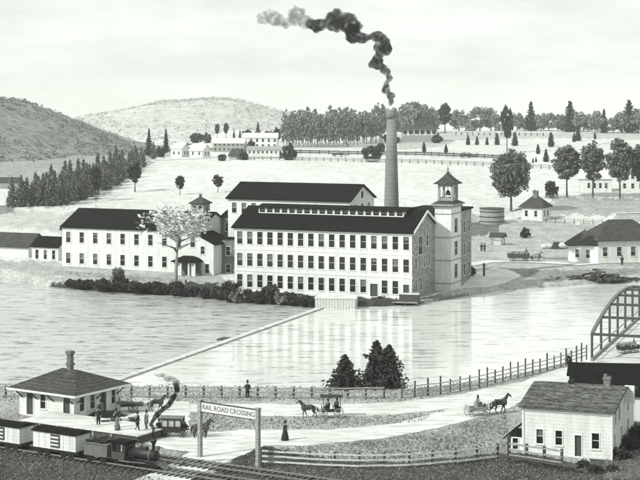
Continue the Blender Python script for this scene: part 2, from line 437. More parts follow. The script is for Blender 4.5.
def gable_roof(root, L, W, ze, zr, ov, m, t=.22, y0=0, x0=0, lift=.03, name='roof'):
    s = (zr-ze)/(W/2); mb = MB()
    pr = [(-ov, ze-ov*s), (W/2, zr), (W+ov, ze-ov*s)]
    xa, xb = x0-ov, x0+L+ov
    for (a, b) in ((0, 1), (1, 2)):
        y1, z1_ = pr[a]; y2, z2 = pr[b]; y1 += y0; y2 += y0; z1_ += lift; z2 += lift
        n = len(mb.v)
        mb.v += [(xa,y1,z1_),(xb,y1,z1_),(xb,y2,z2),(xa,y2,z2),(xa,y1,z1_+t),(xb,y1,z1_+t),(xb,y2,z2+t),(xa,y2,z2+t)]
        mb.f += [(n,n+3,n+2,n+1),(n+4,n+5,n+6,n+7),(n,n+1,n+5,n+4),(n+1,n+2,n+6,n+5),(n+2,n+3,n+7,n+6),(n+3,n,n+4,n+7)]
    return mb.build(name, m, root)
def hip_roof(root, x0, x1, y0, y1, ze, zr, ov, m, ridge=None, name='roof', t=.18):
    mb = MB(); a, b, c, d = x0-ov, x1+ov, y0-ov, y1+ov; cy = (c+d)/2; hl = (d-c)/2
    r = ridge if ridge is not None else max((b-a)/2-hl, .05); cx = (a+b)/2
    lo = [(a,c,ze),(b,c,ze),(b,d,ze),(a,d,ze)]; up = [(p[0],p[1],ze+t) for p in lo]; R1 = (cx-r,cy,zr); R2 = (cx+r,cy,zr)
    mb.quad(*lo)
    for i in range(4): mb.quad(lo[i], lo[(i+1) % 4], up[(i+1) % 4], up[i])
    mb.quad(up[0], up[1], R2, R1); mb.quad(up[1], up[2], R2); mb.quad(up[2], up[3], R1, R2); mb.quad(up[3], up[0], R1)
    return mb.build(name, m, root)
def chimney(root, x, y, z0, z1, w=.7, m=None, name='chimney'):
    mb = MB(); mb.box(x-w/2,x+w/2,y-w/2,y+w/2,z0,z1); mb.box(x-w/2-.08,x+w/2+.08,y-w/2-.08,y+w/2+.08,z1-.25,z1-.1)
    mb.box(x-w/2+.02,x-.03,y-w/2+.02,y+w/2-.02,z1,z1+.18)
    return mb.build(name, m or BRICK, root)
AA = R(-21.8)
def ops_row(L, n, w, h, zc, m0=None, m1=None, skip=()):
    m0 = m0 if m0 is not None else L/n/2; m1 = m1 if m1 is not None else m0
    return [(m0+i*(L-m0-m1)/(n-1)-w/2, m0+i*(L-m0-m1)/(n-1)+w/2, zc-h/2, zc+h/2) for i in range(n) if i not in skip]

# main mill ------------------------------------------------------------
def main_mill():
    c = P(412, 299, FB); L = 31.9; W = 13.6
    o = Vector((c.x-L*math.cos(-AA), c.y+L*math.sin(-AA), FB))
    r = empty('mill', o, AA, 'long white three storey mill with black roof and rows of windows on the pond', 'mill')
    b = MB(); H = 10.8
    ops = []
    for zc, rowskip in ((9.05, ()), (5.35, ()), (1.75, (13, 16))):
        ops += ops_row(L, 17, .98, 2.15, zc, 1.0, 1.0, rowskip)
    ops.append((1+13*(L-2)/16-.65, 1+13*(L-2)/16+.65, .1, 2.2, 'door'))
    ops.append((1+16*(L-2)/16-.5, 1+16*(L-2)/16+.5, .1, 2.3, 'door'))
    wall(b, r, (0,0), (L,0), -1.4, H, ops)
    wall(b, r, (0,W), (0,0), -1.4, H, ops_row(W, 4, .9, 2, 9.0)+ops_row(W, 4, .9, 2, 5.3))
    wall(b, r, (L,W), (0,W), -1.4, H)
    gable(b, 0, W, H, H+3.0)
    b.build('wall', WHITE, r)
    st = MB()
    wall(st, r, (L,0), (L,W), -1.4, H, [(1.6,2.5,1.0,3.0),(4.2,5.1,1.0,3.0),(1.6,2.5,4.6,6.6),(6.2,7.1,4.6,6.6),(8.6,9.5,4.6,6.6),(3.2,5.4,6.9,9.9),(7.6,8.5,8.0,9.9)])
    gable(st, L, W, H, H+3.0)
    st.build('wall', STONE, r)['label'] = 'rough stone gable end wall'
    fr = MB(); fr.box(-.25, L+.25, -.12, -.003, H-.42, H-.12)
    fr.box(-.1, L+.1, -.06, -.003, 3.35, 3.55); fr.box(-.1, L+.1, -.06, -.003, 7.05, 7.22)
    fr.build('cornice', TRIM, r)
    gable_roof(r, L, W, H, H+3.05, .45, TAR)
    # clerestory along the ridge
    m = empty('monitor', (0,0,0)); m.parent = r
    x0, x1, y0, y1 = 2.6, 29.0, 4.3, 9.3; zb, zt = H+1.6, H+3.3
    g = MB(); n = 19; st_ = (x1-x0)/n
    wall(g, m, (x0,y0), (x1,y0), zb, zt, [(.18+i*st_, (i+1)*st_-.18, zb+.72, zt-.16) for i in range(n)])
    wall(g, m, (x1,y0), (x1,y1), zb, zt); wall(g, m, (x0,y1), (x0,y0), zb, zt); wall(g, m, (x1,y1), (x0,y1), zb, zt)
    g.build('clerestory_wall', TRIM, m)
    q = MB(); q.quad((x0-.3,y0-.4,zt), (x1+.6,y0-.4,zt), (x1+.6,6.8,zt+.42), (x0-.3,6.8,zt+.42)); q.quad((x0-.3,6.8,zt+.42), (x1+.6,6.8,zt+.42), (x1+.6,y1+.4,zt), (x0-.3,y1+.4,zt))
    q.quad((x0-.3,y0-.4,zt-.15), (x1+.6,y0-.4,zt-.15), (x1+.6,y0-.4,zt), (x0-.3,y0-.4,zt)); q.quad((x1+.6,y0-.4,zt-.15), (x1+.6,y1+.4,zt-.15), (x1+.6,y1+.4,zt), (x1+.6,6.8,zt+.42), (x1+.6,y0-.4,zt))
    q.quad((x0-.3,y0-.4,zt-.15), (x1+.6,y0-.4,zt-.15), (x1+.6,y1+.4,zt-.15), (x0-.3,y1+.4,zt-.15))
    q.build('monitor_roof', TAR, m)
    rk = MB()
    for s0 in (0,):
        rk.beam((L+.5,-.4,H-.05), (L+.5,W/2,H+3.1), .12, .4)
        rk.beam((L+.5,W+.4,H-.05), (L+.5,W/2,H+3.1), .12, .4)
    rk.build('rake_board', TRIM, r)
    # stone wing that runs back behind the tower
    w = MB(); L2 = 34.2; x = L-9
    wall(w, r, (L,W), (L,L2), -1.4, 12.6, ops_row(L2-W, 7, .95, 2.1, 9.6)+ops_row(L2-W, 7, .95, 2.1, 5.6)+ops_row(L2-W, 7, .95, 2.1, 1.9))
    wall(w, r, (x,L2), (x,W), -1.4, 12.6); wall(w, r, (L,L2), (x,L2), -1.4, 12.6); wall(w, r, (x,W+.004), (L,W+.004), 9, 12.6)
    w.build('wing_wall', STONE, r)
    t = MB(); t.box(x-.3, L+.3, W-.2, L2+.3, 12.6, 12.95); t.build('wing_roof', TAR, r)
    return r, L, W
mill, ML, MW = main_mill()

# bell tower
def tower():
    x0, x1, y0, y1 = ML+.01, ML+2.9, 12.2, 18.0
    M = mill
    base = Matrix.Rotation(AA, 4, 'Z'); base.translation = mill.location
    loc = base @ Vector((x0, y0, 0))
    r = empty('bell_tower', loc, AA, 'square white bell tower with open belfry and pyramid cap beside the stone mill gable', 'tower')
    w, d = x1-x0, y1-y0; H = 14.5
    b = MB()
    wall(b, r, (0,0), (w,0), -1.4, H)
    wall(b, r, (w,0), (w,d), -1.4, H, [(d/2-1.0,d/2+.8,2.0,4.4),(d/2-1.0,d/2+.8,5.9,8.3),(d/2-1.0,d/2+.8,9.8,12.2)])
    wall(b, r, (w,d), (0,d), -1.4, H); wall(b, r, (0,d), (0,0), -1.4, H)
    b.build('wall', WHITE, r)
    c = MB(); c.box(-.55, w+.55, -.55, d+.55, H, H+.28); c.box(-.25, w+.25, -.25, d+.25, H-.35, H); 
    c.build('cornice', WOODG, r)
    for z in (1.2, 5.1, 9.0, 13.0): MB().box(-.06, w+.06, -.06, d+.06, z, z+.18).build('string_course', WOODG, r)
    sk = MB(); q0, q1, r0, r1 = .1, w-.1, 1.4, d-1.4
    n = len(sk.v)
    a = [(-.5,-.5,H+.28),(w+.5,-.5,H+.28),(w+.5,d+.5,H+.28),(-.5,d+.5,H+.28)]; e = [(q0,r0,H+.75),(q1,r0,H+.75),(q1,r1,H+.75),(q0,r1,H+.75)]
    for i in range(4): sk.quad(a[i], a[(i+1)%4], e[(i+1)%4], e[i])
    sk.quad(*e); sk.build('skirt_roof', SLATE, r)
    bf = MB(); zb, zt = H+.75, H+3.6
    for (x, y) in ((q0,r0),(q1-.35,r0),(q0,r1-.35),(q1-.35,r1-.35)): bf.box(x,x+.35,y,y+.35,zb,zt)
    for y in (r0, r1-.3): bf.box(q0+.35,q1-.35,y,y+.3,zt-.45,zt); bf.box(q0+.35,q1-.35,y+.08,y+.2,zb,zb+.55)
    for x in (q0, q1-.3): bf.box(x,x+.3,r0+.35,r1-.35,zt-.45,zt); bf.box(x+.08,x+.2,r0+.35,r1-.35,zb,zb+.55)
    bf.box(q1-.27,q1-.03,d/2-.12,d/2+.12,zb+.55,zt-.45)
    bf.build('belfry', WOODG, r)
    bell = MB(); bell.tube([(w/2,d/2,zb+.9),(w/2,d/2,zb+1.2),(w/2,d/2,zb+1.6),(w/2,d/2,zb+1.75)], [.55,.42,.3,.1], 12); bell.tube([(w/2,d/2,zb+1.7),(w/2,d/2,zt)], .05, 6)
    bell.build('bell', IRON, r)
    # concave cap
    cp = MB(); cx, cy = w/2, d/2; prof = [(1.0,zt),(1.0,zt+.14),(.7,zt+.55),(.4,zt+1.15),(.15,zt+1.75),(.03,zt+2.2)]
    hw, hd = (q1-q0)/2+.6, (r1-r0)/2+.6
    rows = [[(cx-hw*k,cy-hd*k,z),(cx+hw*k,cy-hd*k,z),(cx+hw*k,cy+hd*k,z),(cx-hw*k,cy+hd*k,z)] for k, z in prof]
    cp.quad(*rows[0])
    for a, b2 in zip(rows[:-1], rows[1:]):
        for i in range(4): cp.quad(a[i], a[(i+1)%4], b2[(i+1)%4], b2[i])
    cp.quad(*rows[-1]); cp.build('cap_roof', SLATE, r)
    f = MB(); f.tube([(cx,cy,zt+2.0),(cx,cy,zt+2.7),(cx,cy,zt+3.4)], [.09,.05,.02], 6); f.tube([(cx,cy,zt+2.45),(cx,cy,zt+2.55),(cx,cy,zt+2.65)], [.05,.2,.05], 8)
    f.build('finial', IRON, r)
tower()

# rear mill
def simple_building(name, label, cat, corner, L, W, H, zr, ops_front=(), ops_right=(), wallm=None, roofm=None, rz=AA, ov=.4, hip=False, left_corner=True, ridge=None, base=-1.0, roofy=None, group=None):
    r = empty(name, corner, rz, label, cat, group)
    b = MB()
    wall(b, r, (0,0), (L,0), base, H, ops_front); wall(b, r, (L,0), (L,W), base, H, ops_right)
    wall(b, r, (L,W), (0,W), base, H); wall(b, r, (0,W), (0,0), base, H)
    if not hip: gable(b, 0, W, H, zr); gable(b, L, W, H, zr)
    b.build('wall', wallm or WHITE, r)
    if hip: hip_roof(r, 0, L, 0, W, H, zr, ov, roofm or TAR, ridge)
    else: gable_roof(r, L, W, H, zr, ov, roofm or TAR)
    return r
z0 = 1.0
rm = simple_building('mill_building', 'rear white mill block with black gable roof rising behind the long mill', 'mill building',
    Vector((-17.25, 300, z0)), 24.4, 13, 14.0, 16.6, ops_row(24.4, 12, .95, 1.9, 12.3, 1.3), [(2.6,3.5,11.4,13.2),(6,7,11.4,13.2),(9.6,10.5,11.4,13.2)])
vent = MB(); vent.box(24.41, 24.47, 6.0, 7.0, 14.3, 15.5); vent.build('gable_louvre', WOODD, rm)

# left mill
LM = P(62, 268.5, FB); LML = 29.2
ops = ops_row(LML, 10, .95, 2.0, 6.1, 1.4, 1.2)+ops_row(LML, 10, .95, 2.0, 2.1, 1.4, 1.2)
lm = simple_building('mill_wing', 'two storey white mill building with long black roof at the left of the works', 'mill building', LM, LML, 13.8, 8.0, 11.0, ops, (), ov=.35)
def cupola():
    base = Matrix.Rotation(AA, 4, 'Z'); base.translation = lm.location
    r = empty('cupola', (26.2, 6.9, 10.6)); r.parent = lm
    b = MB(); w = 1.35
    wall(b, r, (-w,-w), (w,-w), 0, 2.1, [(.3,1.1,.7,1.8),(1.6,2.4,.7,1.8)]); wall(b, r, (w,-w), (w,w), 0, 2.1, [(.9,1.8,.7,1.8)])
    wall(b, r, (w,w), (-w,w), 0, 2.1); wall(b, r, (-w,w), (-w,-w), 0, 2.1); b.build('cupola_wall', WOODG, r)
    hip_roof(r, -w, w, -w, w, 2.1, 3.5, .35, SLATE, .03, 'cupola_roof')
    f = MB(); f.box(-.2,.2,-.2,.2,3.4,3.9); f.build('cupola_vent', WOODD, r)
cupola()

def local(root, p):
    m = Matrix.Rotation(root.rotation_euler.z, 4, 'Z'); m.translation = root.location; return m @ Vector(p)
# connecting blocks between the two mills
simple_building('link_building', 'dark brick link building with flat dark roof squeezed between the two white mills', 'building', local(lm, (LML+.02, 9.5, 0)), 5.2, 6, 10.0, 11.0,
    [(1.0,1.8,7.4,9.0),(3.2,4.0,7.4,9.0)], (), BRICK, TAR, ov=.1)
def shed_roofed(name, label, cat, corner, L, W, H0, H1, opsf, wallm, roofm, rz=AA, right=None):
    r = empty(name, corner, rz, label, cat); b = MB()
    wall(b, r, (0,0), (L,0), -1.2, min(H0,H1), opsf); b.quad((0,0,min(H0,H1)), (L,0,min(H0,H1)), (L,0,H1), (0,0,H0)) if H0 != H1 else None
    wall(b, r, (L,0), (L,W), -1.2, H1, right or ()); wall(b, r, (L,W), (0,W), -1.2, min(H0,H1)); wall(b, r, (0,W), (0,0), -1.2, H0)
    b.build('wall', wallm, r)
    q = MB(); t = .2; s = (H1-H0)/L
    pts = [(-.1,-.3,H0+.02-.1*s),(L+.5,-.3,H1+.02+.5*s),(L+.5,W+.3,H1+.02+.5*s),(-.1,W+.3,H0+.02-.1*s)]
    up = [(a,b_,c+t) for a,b_,c in pts]; q.quad(*pts); q.quad(*up)
    for i in range(4): q.quad(pts[i], pts[(i+1)%4], up[(i+1)%4], up[i])
    q.build('roof', roofm, r); return r
an = shed_roofed('lean_to', 'white boarded lean-to with a black roof sloping down to the right, beside the entrance porch', 'building', local(lm, (LML+.03, -1.2, 0)), 3.6, 7, 7.6, 5.9,
    [(1.0,1.8,4.0,5.4),(1.9,2.7,.5,2.2)], WHITE, TAR)
shed_roofed('brick_link', 'narrow dark brick link with lower black roof against the left end of the long mill', 'building', local(lm, (LML+3.7, 2.4, 0)), 2.7, 6, 6.6, 6.6, [(.8,1.7,3.6,5.2),(.8,1.7,.4,1.9)], BRICK, TAR)
def porch():
    r = empty('porch', local(lm, (LML-3.4, -3.8, 0)), AA, 'small entrance porch with black hipped roof and white posts in front of the left mill', 'porch')
    b = MB(); b.box(0,4.6,0,3.7,-1.3,.1); b.build('floor_slab', WOODG, r)
    for x in (.15, 1.4, 3.0, 4.2):
        p = MB(); p.box(x,x+.28,.1,.38,.1,2.6); p.build('post', WHITE, r)
    for x0, x1 in ((.55,1.2),(3.4,4.1)):
        q = MB(); q.box(x0,x1,.5,.6,.1,2.5); q.build('door', WHITE, r)
    w = MB(); w.box(0,4.6,2.2,2.35,.1,2.6); w.build('back_wall', BRICK, r)
    hip_roof(r, 0, 4.6, 0, 3.5, 2.6, 3.7, .3, TAR, 1.0)
porch()
# left annexes
simple_building('annex', 'small white annex with three windows and black roof, left of the two storey mill', 'annex', P(32, 263.5, FB), 6.0, 6, 3.4, 5.0,
    [(.8,1.5,1,2.8),(2.7,3.4,1,2.8),(4.6,5.3,1,2.8)], (), ov=.3)
simple_building('annex', 'low flat annex with dark roof rising behind the small three windowed annex', 'annex', P(32, 263.5, FB)+Vector((4.0,11,0)), 5, 4, 5.8, 6.3, ops_row(5,4,.7,.8,5.1), (), WOODG, TAR, ov=.3)
simple_building('shed', 'long low white shed with grey roof at the far left edge of the mill', 'shed', P(-70, 257.5, FB), 23.5, 7, 3.0, 5.2, (), (), WHITE, SLATE, ov=.4)

# chimney stack
def stack():
    D = 285.; x = (391.5-320)/FPX*D
    r = empty('smokestack', (x, D, 1.0), 0, 'tall tapering round factory chimney smoking behind the mills', 'chimney')
    b = MB(); zz = [0,6,12,18,24,29.5]; b.tube([(0,0,z-.5) for z in zz], [1.75-.95*z/31 for z in zz], 28); b.build('shaft', CHIM, r, True)
    c = MB(); c.tube([(0,0,29.3),(0,0,29.6),(0,0,30.5),(0,0,30.8)], [.84,.95,.98,.86], 28); c.build('cap', CHIM, r, True)
    return Vector((x, D, 31.8))
STACK_TOP = stack()

# flume box, retaining wall, dock
def flume():
    a = P(315, 309, -.2); b_ = P(364, 303, 0)
    r = empty('flume', P(315, 310.5, 0), R(-6), 'pale boarded flume box jutting over the water in front of the long mill', 'flume')
    m = MB(); n = 14; w = 6.4/n
    for i in range(n): m.box(i*w, (i+1)*w-.04, -.02*(i % 2), .12, -.5, 1.9)
    m.box(6.35,6.5,.1,4,-.5,1.9); m.box(0,.15,.1,4,-.5,1.9); m.build('side_boards', WOODP, r)
    t = MB(); t.box(-.1,6.6,-.12,4.1,1.9,2.05); t.build('top', WHITE, r)
flume()
def retaining():
    pts = [P(x, y, FB) for x, y in ((56,275),(100,278),(150,281.5),(186,284.5))]
    m = MB()
    for a, b in zip(pts[:-1], pts[1:]):
        m.beam((a.x,a.y,FB-.1), (b.x,b.y,FB-.1), .6, 1.9)
    tag(m.build('retaining_wall', STONE), 'long grey rubble retaining wall below the left mill', 'wall')
retaining()
def dock():
    r = empty('landing', P(392, 307.5, 0), R(-12), 'low dark timber landing stage with planks at the right end of the long mill', 'landing stage')
    m = MB()
    for i in range(10): m.box(i*.42, i*.42+.38, 0, 3, .75, .85)
    m.build('deck', WOODG, r)
    for x in (.1, 2, 4): 
        for y in (.1, 2.8): MB().box(x,x+.2,y,y+.2,-1.2,1.2).build('pile', WOODD, r)
    q = MB(); q.box(1.0,4.1,1.2,2.6,.87,2.0); q.build('chest', WOODD, r)
    q = MB(); q.box(.9,4.2,1.1,2.7,2.0,2.12); q.build('lid', WOODP, r)
dock()
def dam():
    m = MB(); L = (DAM_B-DAM_A).length; n = int(L/1.1)
    a0 = DAM_A; side = Vector((dd.y, -dd.x, 0))
    r = empty('dam', a0, math.atan2(dd.y, dd.x), 'long low pale timber dam crossing the water diagonally below the mill', 'dam')
    for i in range(n): m.box(i*1.1, i*1.1+1.09, -.5, .5, -1, .46+.015*(i % 3))
    m.build('crest', mat('bleached_dam_timber', .5, .3, 1.2), r)
    q = MB(); q.box(0, L, -.8, -.51, -1, .2); q.box(0, L, .51, .66, -1, .38); q.build('waling', WOODG, r)
dam()

# far bank, right-hand houses -----------------------------------------------
def cottage():
    c = PT(521, 220); r = simple_building('cottage', 'small square white cottage with grey hipped roof and central chimney beside the round tank', 'house', c, 5.4, 5.6, 3.0, 5.6,
        [(1.0,1.7,.9,2.3),(3.4,4.1,.9,2.3)], [(1.2,2,.9,2.3),(3.4,4.2,.9,2.3)], roofm=SLATE, hip=True, ridge=.9, ov=.55, rz=R(-28))
    chimney(r, 2.7, 2.8, 5.0, 6.9, 1.1)
    m = MB(); m.quad((-2.6,-.6,1.9),(0,-.6,2.8),(0,3.5,2.8),(-2.6,3.5,1.9)); m.quad((-2.6,-.6,1.8),(0,-.6,2.7),(0,3.5,2.7),(-2.6,3.5,1.8)); m.build('porch_roof', WOODG, r)
    for x in (-2.5, -1.2): MB().box(x,x+.15,-.5,-.35,-1,2.1).build('porch_post', TRIM, r)
cottage()
def tank():
    c = PT(492, 223); r = empty('water_tank', c, 0, 'squat round timber tank with iron hoops on the slope behind the bell tower', 'tank')
    b = MB(); b.tube([(0,0,-.5),(0,0,3.4)], [2.95,2.85], 32); b.build('staves', WOODG, r)
    for z in (.4, 1.5, 2.7): MB().tube([(0,0,z),(0,0,z+.16)], 3.0, 32).build('hoop', IRON, r)
    l = MB(); l.tube([(0,0,3.4),(0,0,3.55),(0,0,3.75)], [3.05,3.05,.3], 32); l.build('lid', WOODD, r)
tank()
def well():
    c = PT(498, 245); r = empty('well_house', c, R(-20), 'little open shed with dark pitched roof below the round tank', 'shed')
    for x in (-1.2, 1.2):
        for y in (-.8, .8): MB().box(x-.08,x+.08,y-.08,y+.08,-.3,1.7).build('post', WOODG, r)
    MB().box(-.8,.8,-.6,.6,-.2,.9).build('trough', WOODP, r)
    gable_roof(r, 3.0, 2.2, 1.7, 2.5, .2, SLATE, .1, -1.1, -1.5)
    MB().tube([(0,0,2.4),(0,0,4.6)], .06, 6).build('pole', WOODD, r)
well()
def right_house():
    c = PT(598, 264); z = h1(c.x, c.y)
    a = R(12)
    r = simple_building('house', 'broad single storey white house with grey hipped roof on the far bank, at right edge', 'house', Vector((c.x,c.y,z)), 13, 9, 4.4, 8.2,
        [(1.0,2.0,1.4,3.2),(3.9,4.9,1.4,3.2),(6.8,7.8,1.4,3.2),(9.6,10.6,1.4,3.2)], [(1,2,1.4,3.2),(4,5,1.4,3.2)], roofm=SLATE, hip=True, ridge=2.5, ov=.6, rz=a)
    b = MB(); r2 = empty('side_wing', (-.02, 0, 0), R(-40)); r2.parent = r
    w = MB()
    # the wing's wall goes back to the left of the house
    wall(w, r, (-3.9,4.2), (0,0), -1, 3.4, [(.9,1.7,1.0,2.6),(3.2,4.0,1.0,2.6)])
    wall(w, r, (0,6), (-3.9,6), -1, 3.4); wall(w, r, (-3.9,6), (-3.9,4.2), -1, 3.4); w.build('wing_wall', TRIM, r)
    bpy.data.objects.remove(r2)
    q = MB(); q.quad((-4.6,4.2,3.3),(-.1,-.6,3.9),(-.1,6.4,6.2),(-4.6,6.4,3.6)); q.quad((-4.6,4.2,3.15),(-.1,-.6,3.75),(-.1,6.4,6.05),(-4.6,6.4,3.45)); q.build('wing_roof', SLATE, r)
right_house()
simple_building('farmhouse', 'low white farmhouse with pale roof between the lollipop trees at the right', 'house', PT(578, 191.5), 9.4, 6, 3.6, 5.4, ops_row(8.6,4,.7,1.4,1.7,3.0,.8), (), WHITE, PALER, rz=R(-8), ov=.3)
simple_building('farmhouse', 'two storey white house with pale roof cut off by the right edge', 'house', PT(621, 191.5), 12, 7, 5.8, 7.8, ops_row(11,5,.8,1.4,1.5,1.0)+ops_row(11,5,.8,1.4,4.2,1.0), (), WHITE, PALER, rz=R(-6), ov=.3)
# hill farms on the left
simple_building('barn', 'pale roofed white barn at the left end of the hilltop farm beside two firs', 'barn', PT(171, 157), 5.2, 5, 3.3, 5.0, [(1,1.8,1,2.2),(3.4,4.2,1,2.2)], [(1.5,2.3,1,2.2),(3.2,4,1,2.2)], TRIM, PALER, ov=.3, rz=R(-32))
simple_building('farmhouse', 'white gabled farmhouse second in the row on the hill', 'house', PT(190, 157.5), 6.0, 5, 2.8, 4.8, [(1,1.8,1,2.2),(4,4.9,1,2.2)], [(1.5,2.3,1,2.2),(3.3,4.1,1,2.2)], TRIM, PALER, ov=.4, rz=R(-32))
simple_building('outbuilding', 'small dark roofed outbuilding at the front of the hilltop farm', 'shed', PT(229, 159.5), 4, 4, 1.6, 3.8, (), [(1,2,.2,1.2)], WOODG, SLATE, ov=.4, rz=R(-40))
simple_building('farm_building', 'long grey two storey farm building in the middle of the hill row', 'building', PT(213, 152), 13, 7, 3.6, 5.2, ops_row(13,7,.9,1.1,1.2,1)+ops_row(13,7,.9,.9,2.9,1), (), WOODG, PALER, ov=.3, rz=R(-4))
simple_building('farm_building', 'long white hill building with pale roof and small fir rising behind', 'building', PT(243, 149), 15, 8, 5.0, 6.8, ops_row(15,6,1.0,1.3,3.8,1)+ops_row(15,6,1.0,1.3,1.4,1), (), TRIM, PALER, ov=.4, rz=R(-3))
simple_building('farm_shed', 'low white shed with hatched roof right of the hill farm', 'shed', PT(247, 155), 16, 5, 2.0, 3.2, ops_row(16,9,.8,.9,1.1,1), (), WHITE, WOODG, ov=.3, rz=R(-3))
vil = simple_building('villa', 'dark verandahed villa with low roof on the knoll right of the smokestack', 'villa', PT(402, 142), 17, 10, 6.2, 8.0, ops_row(17,6,1.8,1.9,4.8,1.5), (), TRIM, SLATE, ov=1.4, rz=R(-4), hip=True, ridge=6)
MB().box(0,17,-3.2,-.3,-1,3.2).build('veranda', WOODG, vil)
for x in (0,4,8,12,16): MB().box(x,x+.25,-1.3,-1.05,3.2,6.2).build('post', WOODD, vil)
MB().box(6,10,3,6,7.4,9.6).build('lantern', WOODD, vil)
simple_building('hut', 'tiny pale hut at the far left beyond the conifer wood', 'hut', PT(-6, 189), 9, 5, 2.4, 3.8, (), (), WOODG, SLATE, ov=.3, rz=0)
print('BUILDINGS OK')

# ------------------------------------------------------------------ near bank buildings
def near_house():
    c = P(612, 468, .8); L, W = 8.1, 12.3; a = R(-20)
    o = Vector((c.x-L*math.cos(-a), c.y+L*math.sin(-a), .8))
    r = simple_building('house', 'white boarded two storey house with shingle roof at the lower right corner', 'house', o, L, W, 4.95, 6.0,
        [(1.25,1.85,1.7,3.0),(3.0,3.6,1.7,3.0),(4.75,5.35,.8,2.7,'door'),(6.3,6.95,1.6,3.0)],
        [(1.0,1.7,1.4,2.8),(4.6,5.3,1.4,2.8),(8.4,9.1,1.4,2.8),(1.4,2.1,3.5,4.7),(3.4,4.2,3.5,4.9),(8.4,9.1,3.5,4.7)], roofm=SHINGLE, rz=a, ov=.35)
    chimney(r, 6.6, 6.15, 5.7, 7.1, .6); chimney(r, 3.2, 6.15, 5.7, 6.6, .35, IRON, 'flue')
    m = MB(); m.box(L+.01, L+.9, 6.8, 7.2, 4.6, 6.2); m.build('corner_chimney', WHITE, r)
    b = MB(); b.box(-.1, L+.1, -.1, -.003, 4.65, 4.95); b.box(-.08,.1,-.08,-.003,-.5,4.6); b.box(L-.12,L+.06,-.08,-.003,-.5,4.6); b.box(6.0,8.0,-.09,-.003,.35,.5); b.build('trim', TRIM, r)
    s = MB(); s.beam((5.9,-.6,.3), (7.0,-2.0,-.6), .12); s.beam((5.9,-.6,.95),(7.0,-2.0,.2),.1); s.box(4.6,5.9,-1.0,-.05,.2,.35); s.build('door_steps', WOODP, r)
    v = MB(); v.tube([(7.1,-.12,.1),(7.1,-.02,.1)], .22, 14); v.build('round_vent', IRON, r)
    l = MB(); wall(l, r, (-1.6,.6), (-.02,.6), -.8, 2.0, [(.5,1.0,.9,1.9)]); wall(l, r, (-1.6,4.6), (-1.6,.6), -.8, 2.0); wall(l, r, (-.02,4.6), (-1.6,4.6), -.8, 2.0); l.build('lean_to_wall', TRIM, r)
    q = MB(); q.quad((-1.95,.3,1.9),(-.02,.3,3.5),(-.02,4.9,3.5),(-1.95,4.9,1.9)); q.quad((-1.95,.3,1.75),(-.02,.3,3.35),(-.02,4.9,3.35),(-1.95,4.9,1.75)); q.quad((-1.95,.3,1.75),(-.02,.3,3.35),(-.02,.3,3.5),(-1.95,.3,1.9)); q.build('lean_to_roof', TAR, r)
near_house()
def second_house():
    o = Vector(((573-320)/FPX*161, 161, 1.2))
    r = simple_building('house', 'low house with long black roof between the white corner house and the bridge', 'house', o, 16, 10.6, 2.9, 5.0,
        ops_row(16, 5, .7, 1.2, 1.5, 1.2), [(2,3,.9,2.1),(6,7,.9,2.1)], roofm=TAR, rz=R(-7), ov=.3)
    chimney(r, 9.0, 5.3, 4.6, 6.0, .5)
second_house()
def station():
    c = P(74, 422, NB); L, W = 7.4, 6.9; a = R(-33)
    o = Vector((c.x-L*math.cos(-a), c.y+L*math.sin(-a), NB))
    r = simple_building('railway_station', 'small railway station with wide hipped roof and tall chimney at the lower left', 'station', o, L, W, 2.6, 4.5,
        [(1.0,1.9,.1,2.3,'door'),(2.9,3.6,.9,2.3),(6.0,6.9,.1,2.3,'door')], [(.8,1.5,.9,2.3),(2.4,3.1,.9,2.3),(4.0,4.9,.1,2.3,'door'),(5.7,6.3,.9,2.3)], roofm=SLATE, rz=a, hip=True, ov=.95, ridge=1.0)
    c2 = MB(); cx, cy = L/2+.1, W/2
    c2.box(cx-.25,cx+.25,cy-.25,cy+.25,4.2,6.1); c2.box(cx-.35,cx+.35,cy-.35,cy+.35,4.9,5.1); c2.box(cx-.35,cx+.35,cy-.35,cy+.35,6.0,6.35); c2.build('chimney', IRONG, r)
    f = MB(); f.box(-.95,L+.95,-.98,-.952,2.6,2.8); f.box(L+.952,L+.98,-.95,W+.95,2.6,2.8); f.build('fascia', TRIM, r)
    for x in (.4, 2.4, 4.6, 7.2): MB().beam((x,-.02,1.8),(x,-.9,2.56),.1).build('eave_bracket', WOODD, r)
    for y in (.5, 3.4, 6.6): MB().beam((L+.02,y,1.8),(L+.9,y,2.56),.1).build('eave_bracket', WOODD, r)
station()
# station platform along the track
tA, tB = P(-30, 442, NB), P(200, 476.5, NB)
tdir = (tB-tA).normalized(); tang = math.atan2(tdir.y, tdir.x); tn = Vector((-tdir.y, tdir.x, 0))
def along(px, off=0, z=NB):
    """point on the track centre line seen at px, moved 'off' metres to the station side"""
    k = (px-320)/FPX; t = (k*tA.y-tA.x)/(tdir.x-k*tdir.y); q = tA+tdir*t+tn*off; q.z = z; return q
def platform():
    o = along(-30, 7.3); r = empty('platform', o, tang, 'long pale railway platform in front of the station', 'platform')
    L = (along(88)-along(-30)).length
    m = MB(); m.box(0, L, 0, 4.6, -.4, .75); m.build('retaining_edge', WOODD, r)
    m = MB(); m.box(-.1, L+.1, -.15, 4.7, .752, .85); m.build('deck', ROADM, r)
    for k in range(int(L/2.2)):
        p = MB(); p.box(k*2.2, k*2.2+.18, -.09, -.003, -.4, .74); p.build('post', WOODG, r)
platform()

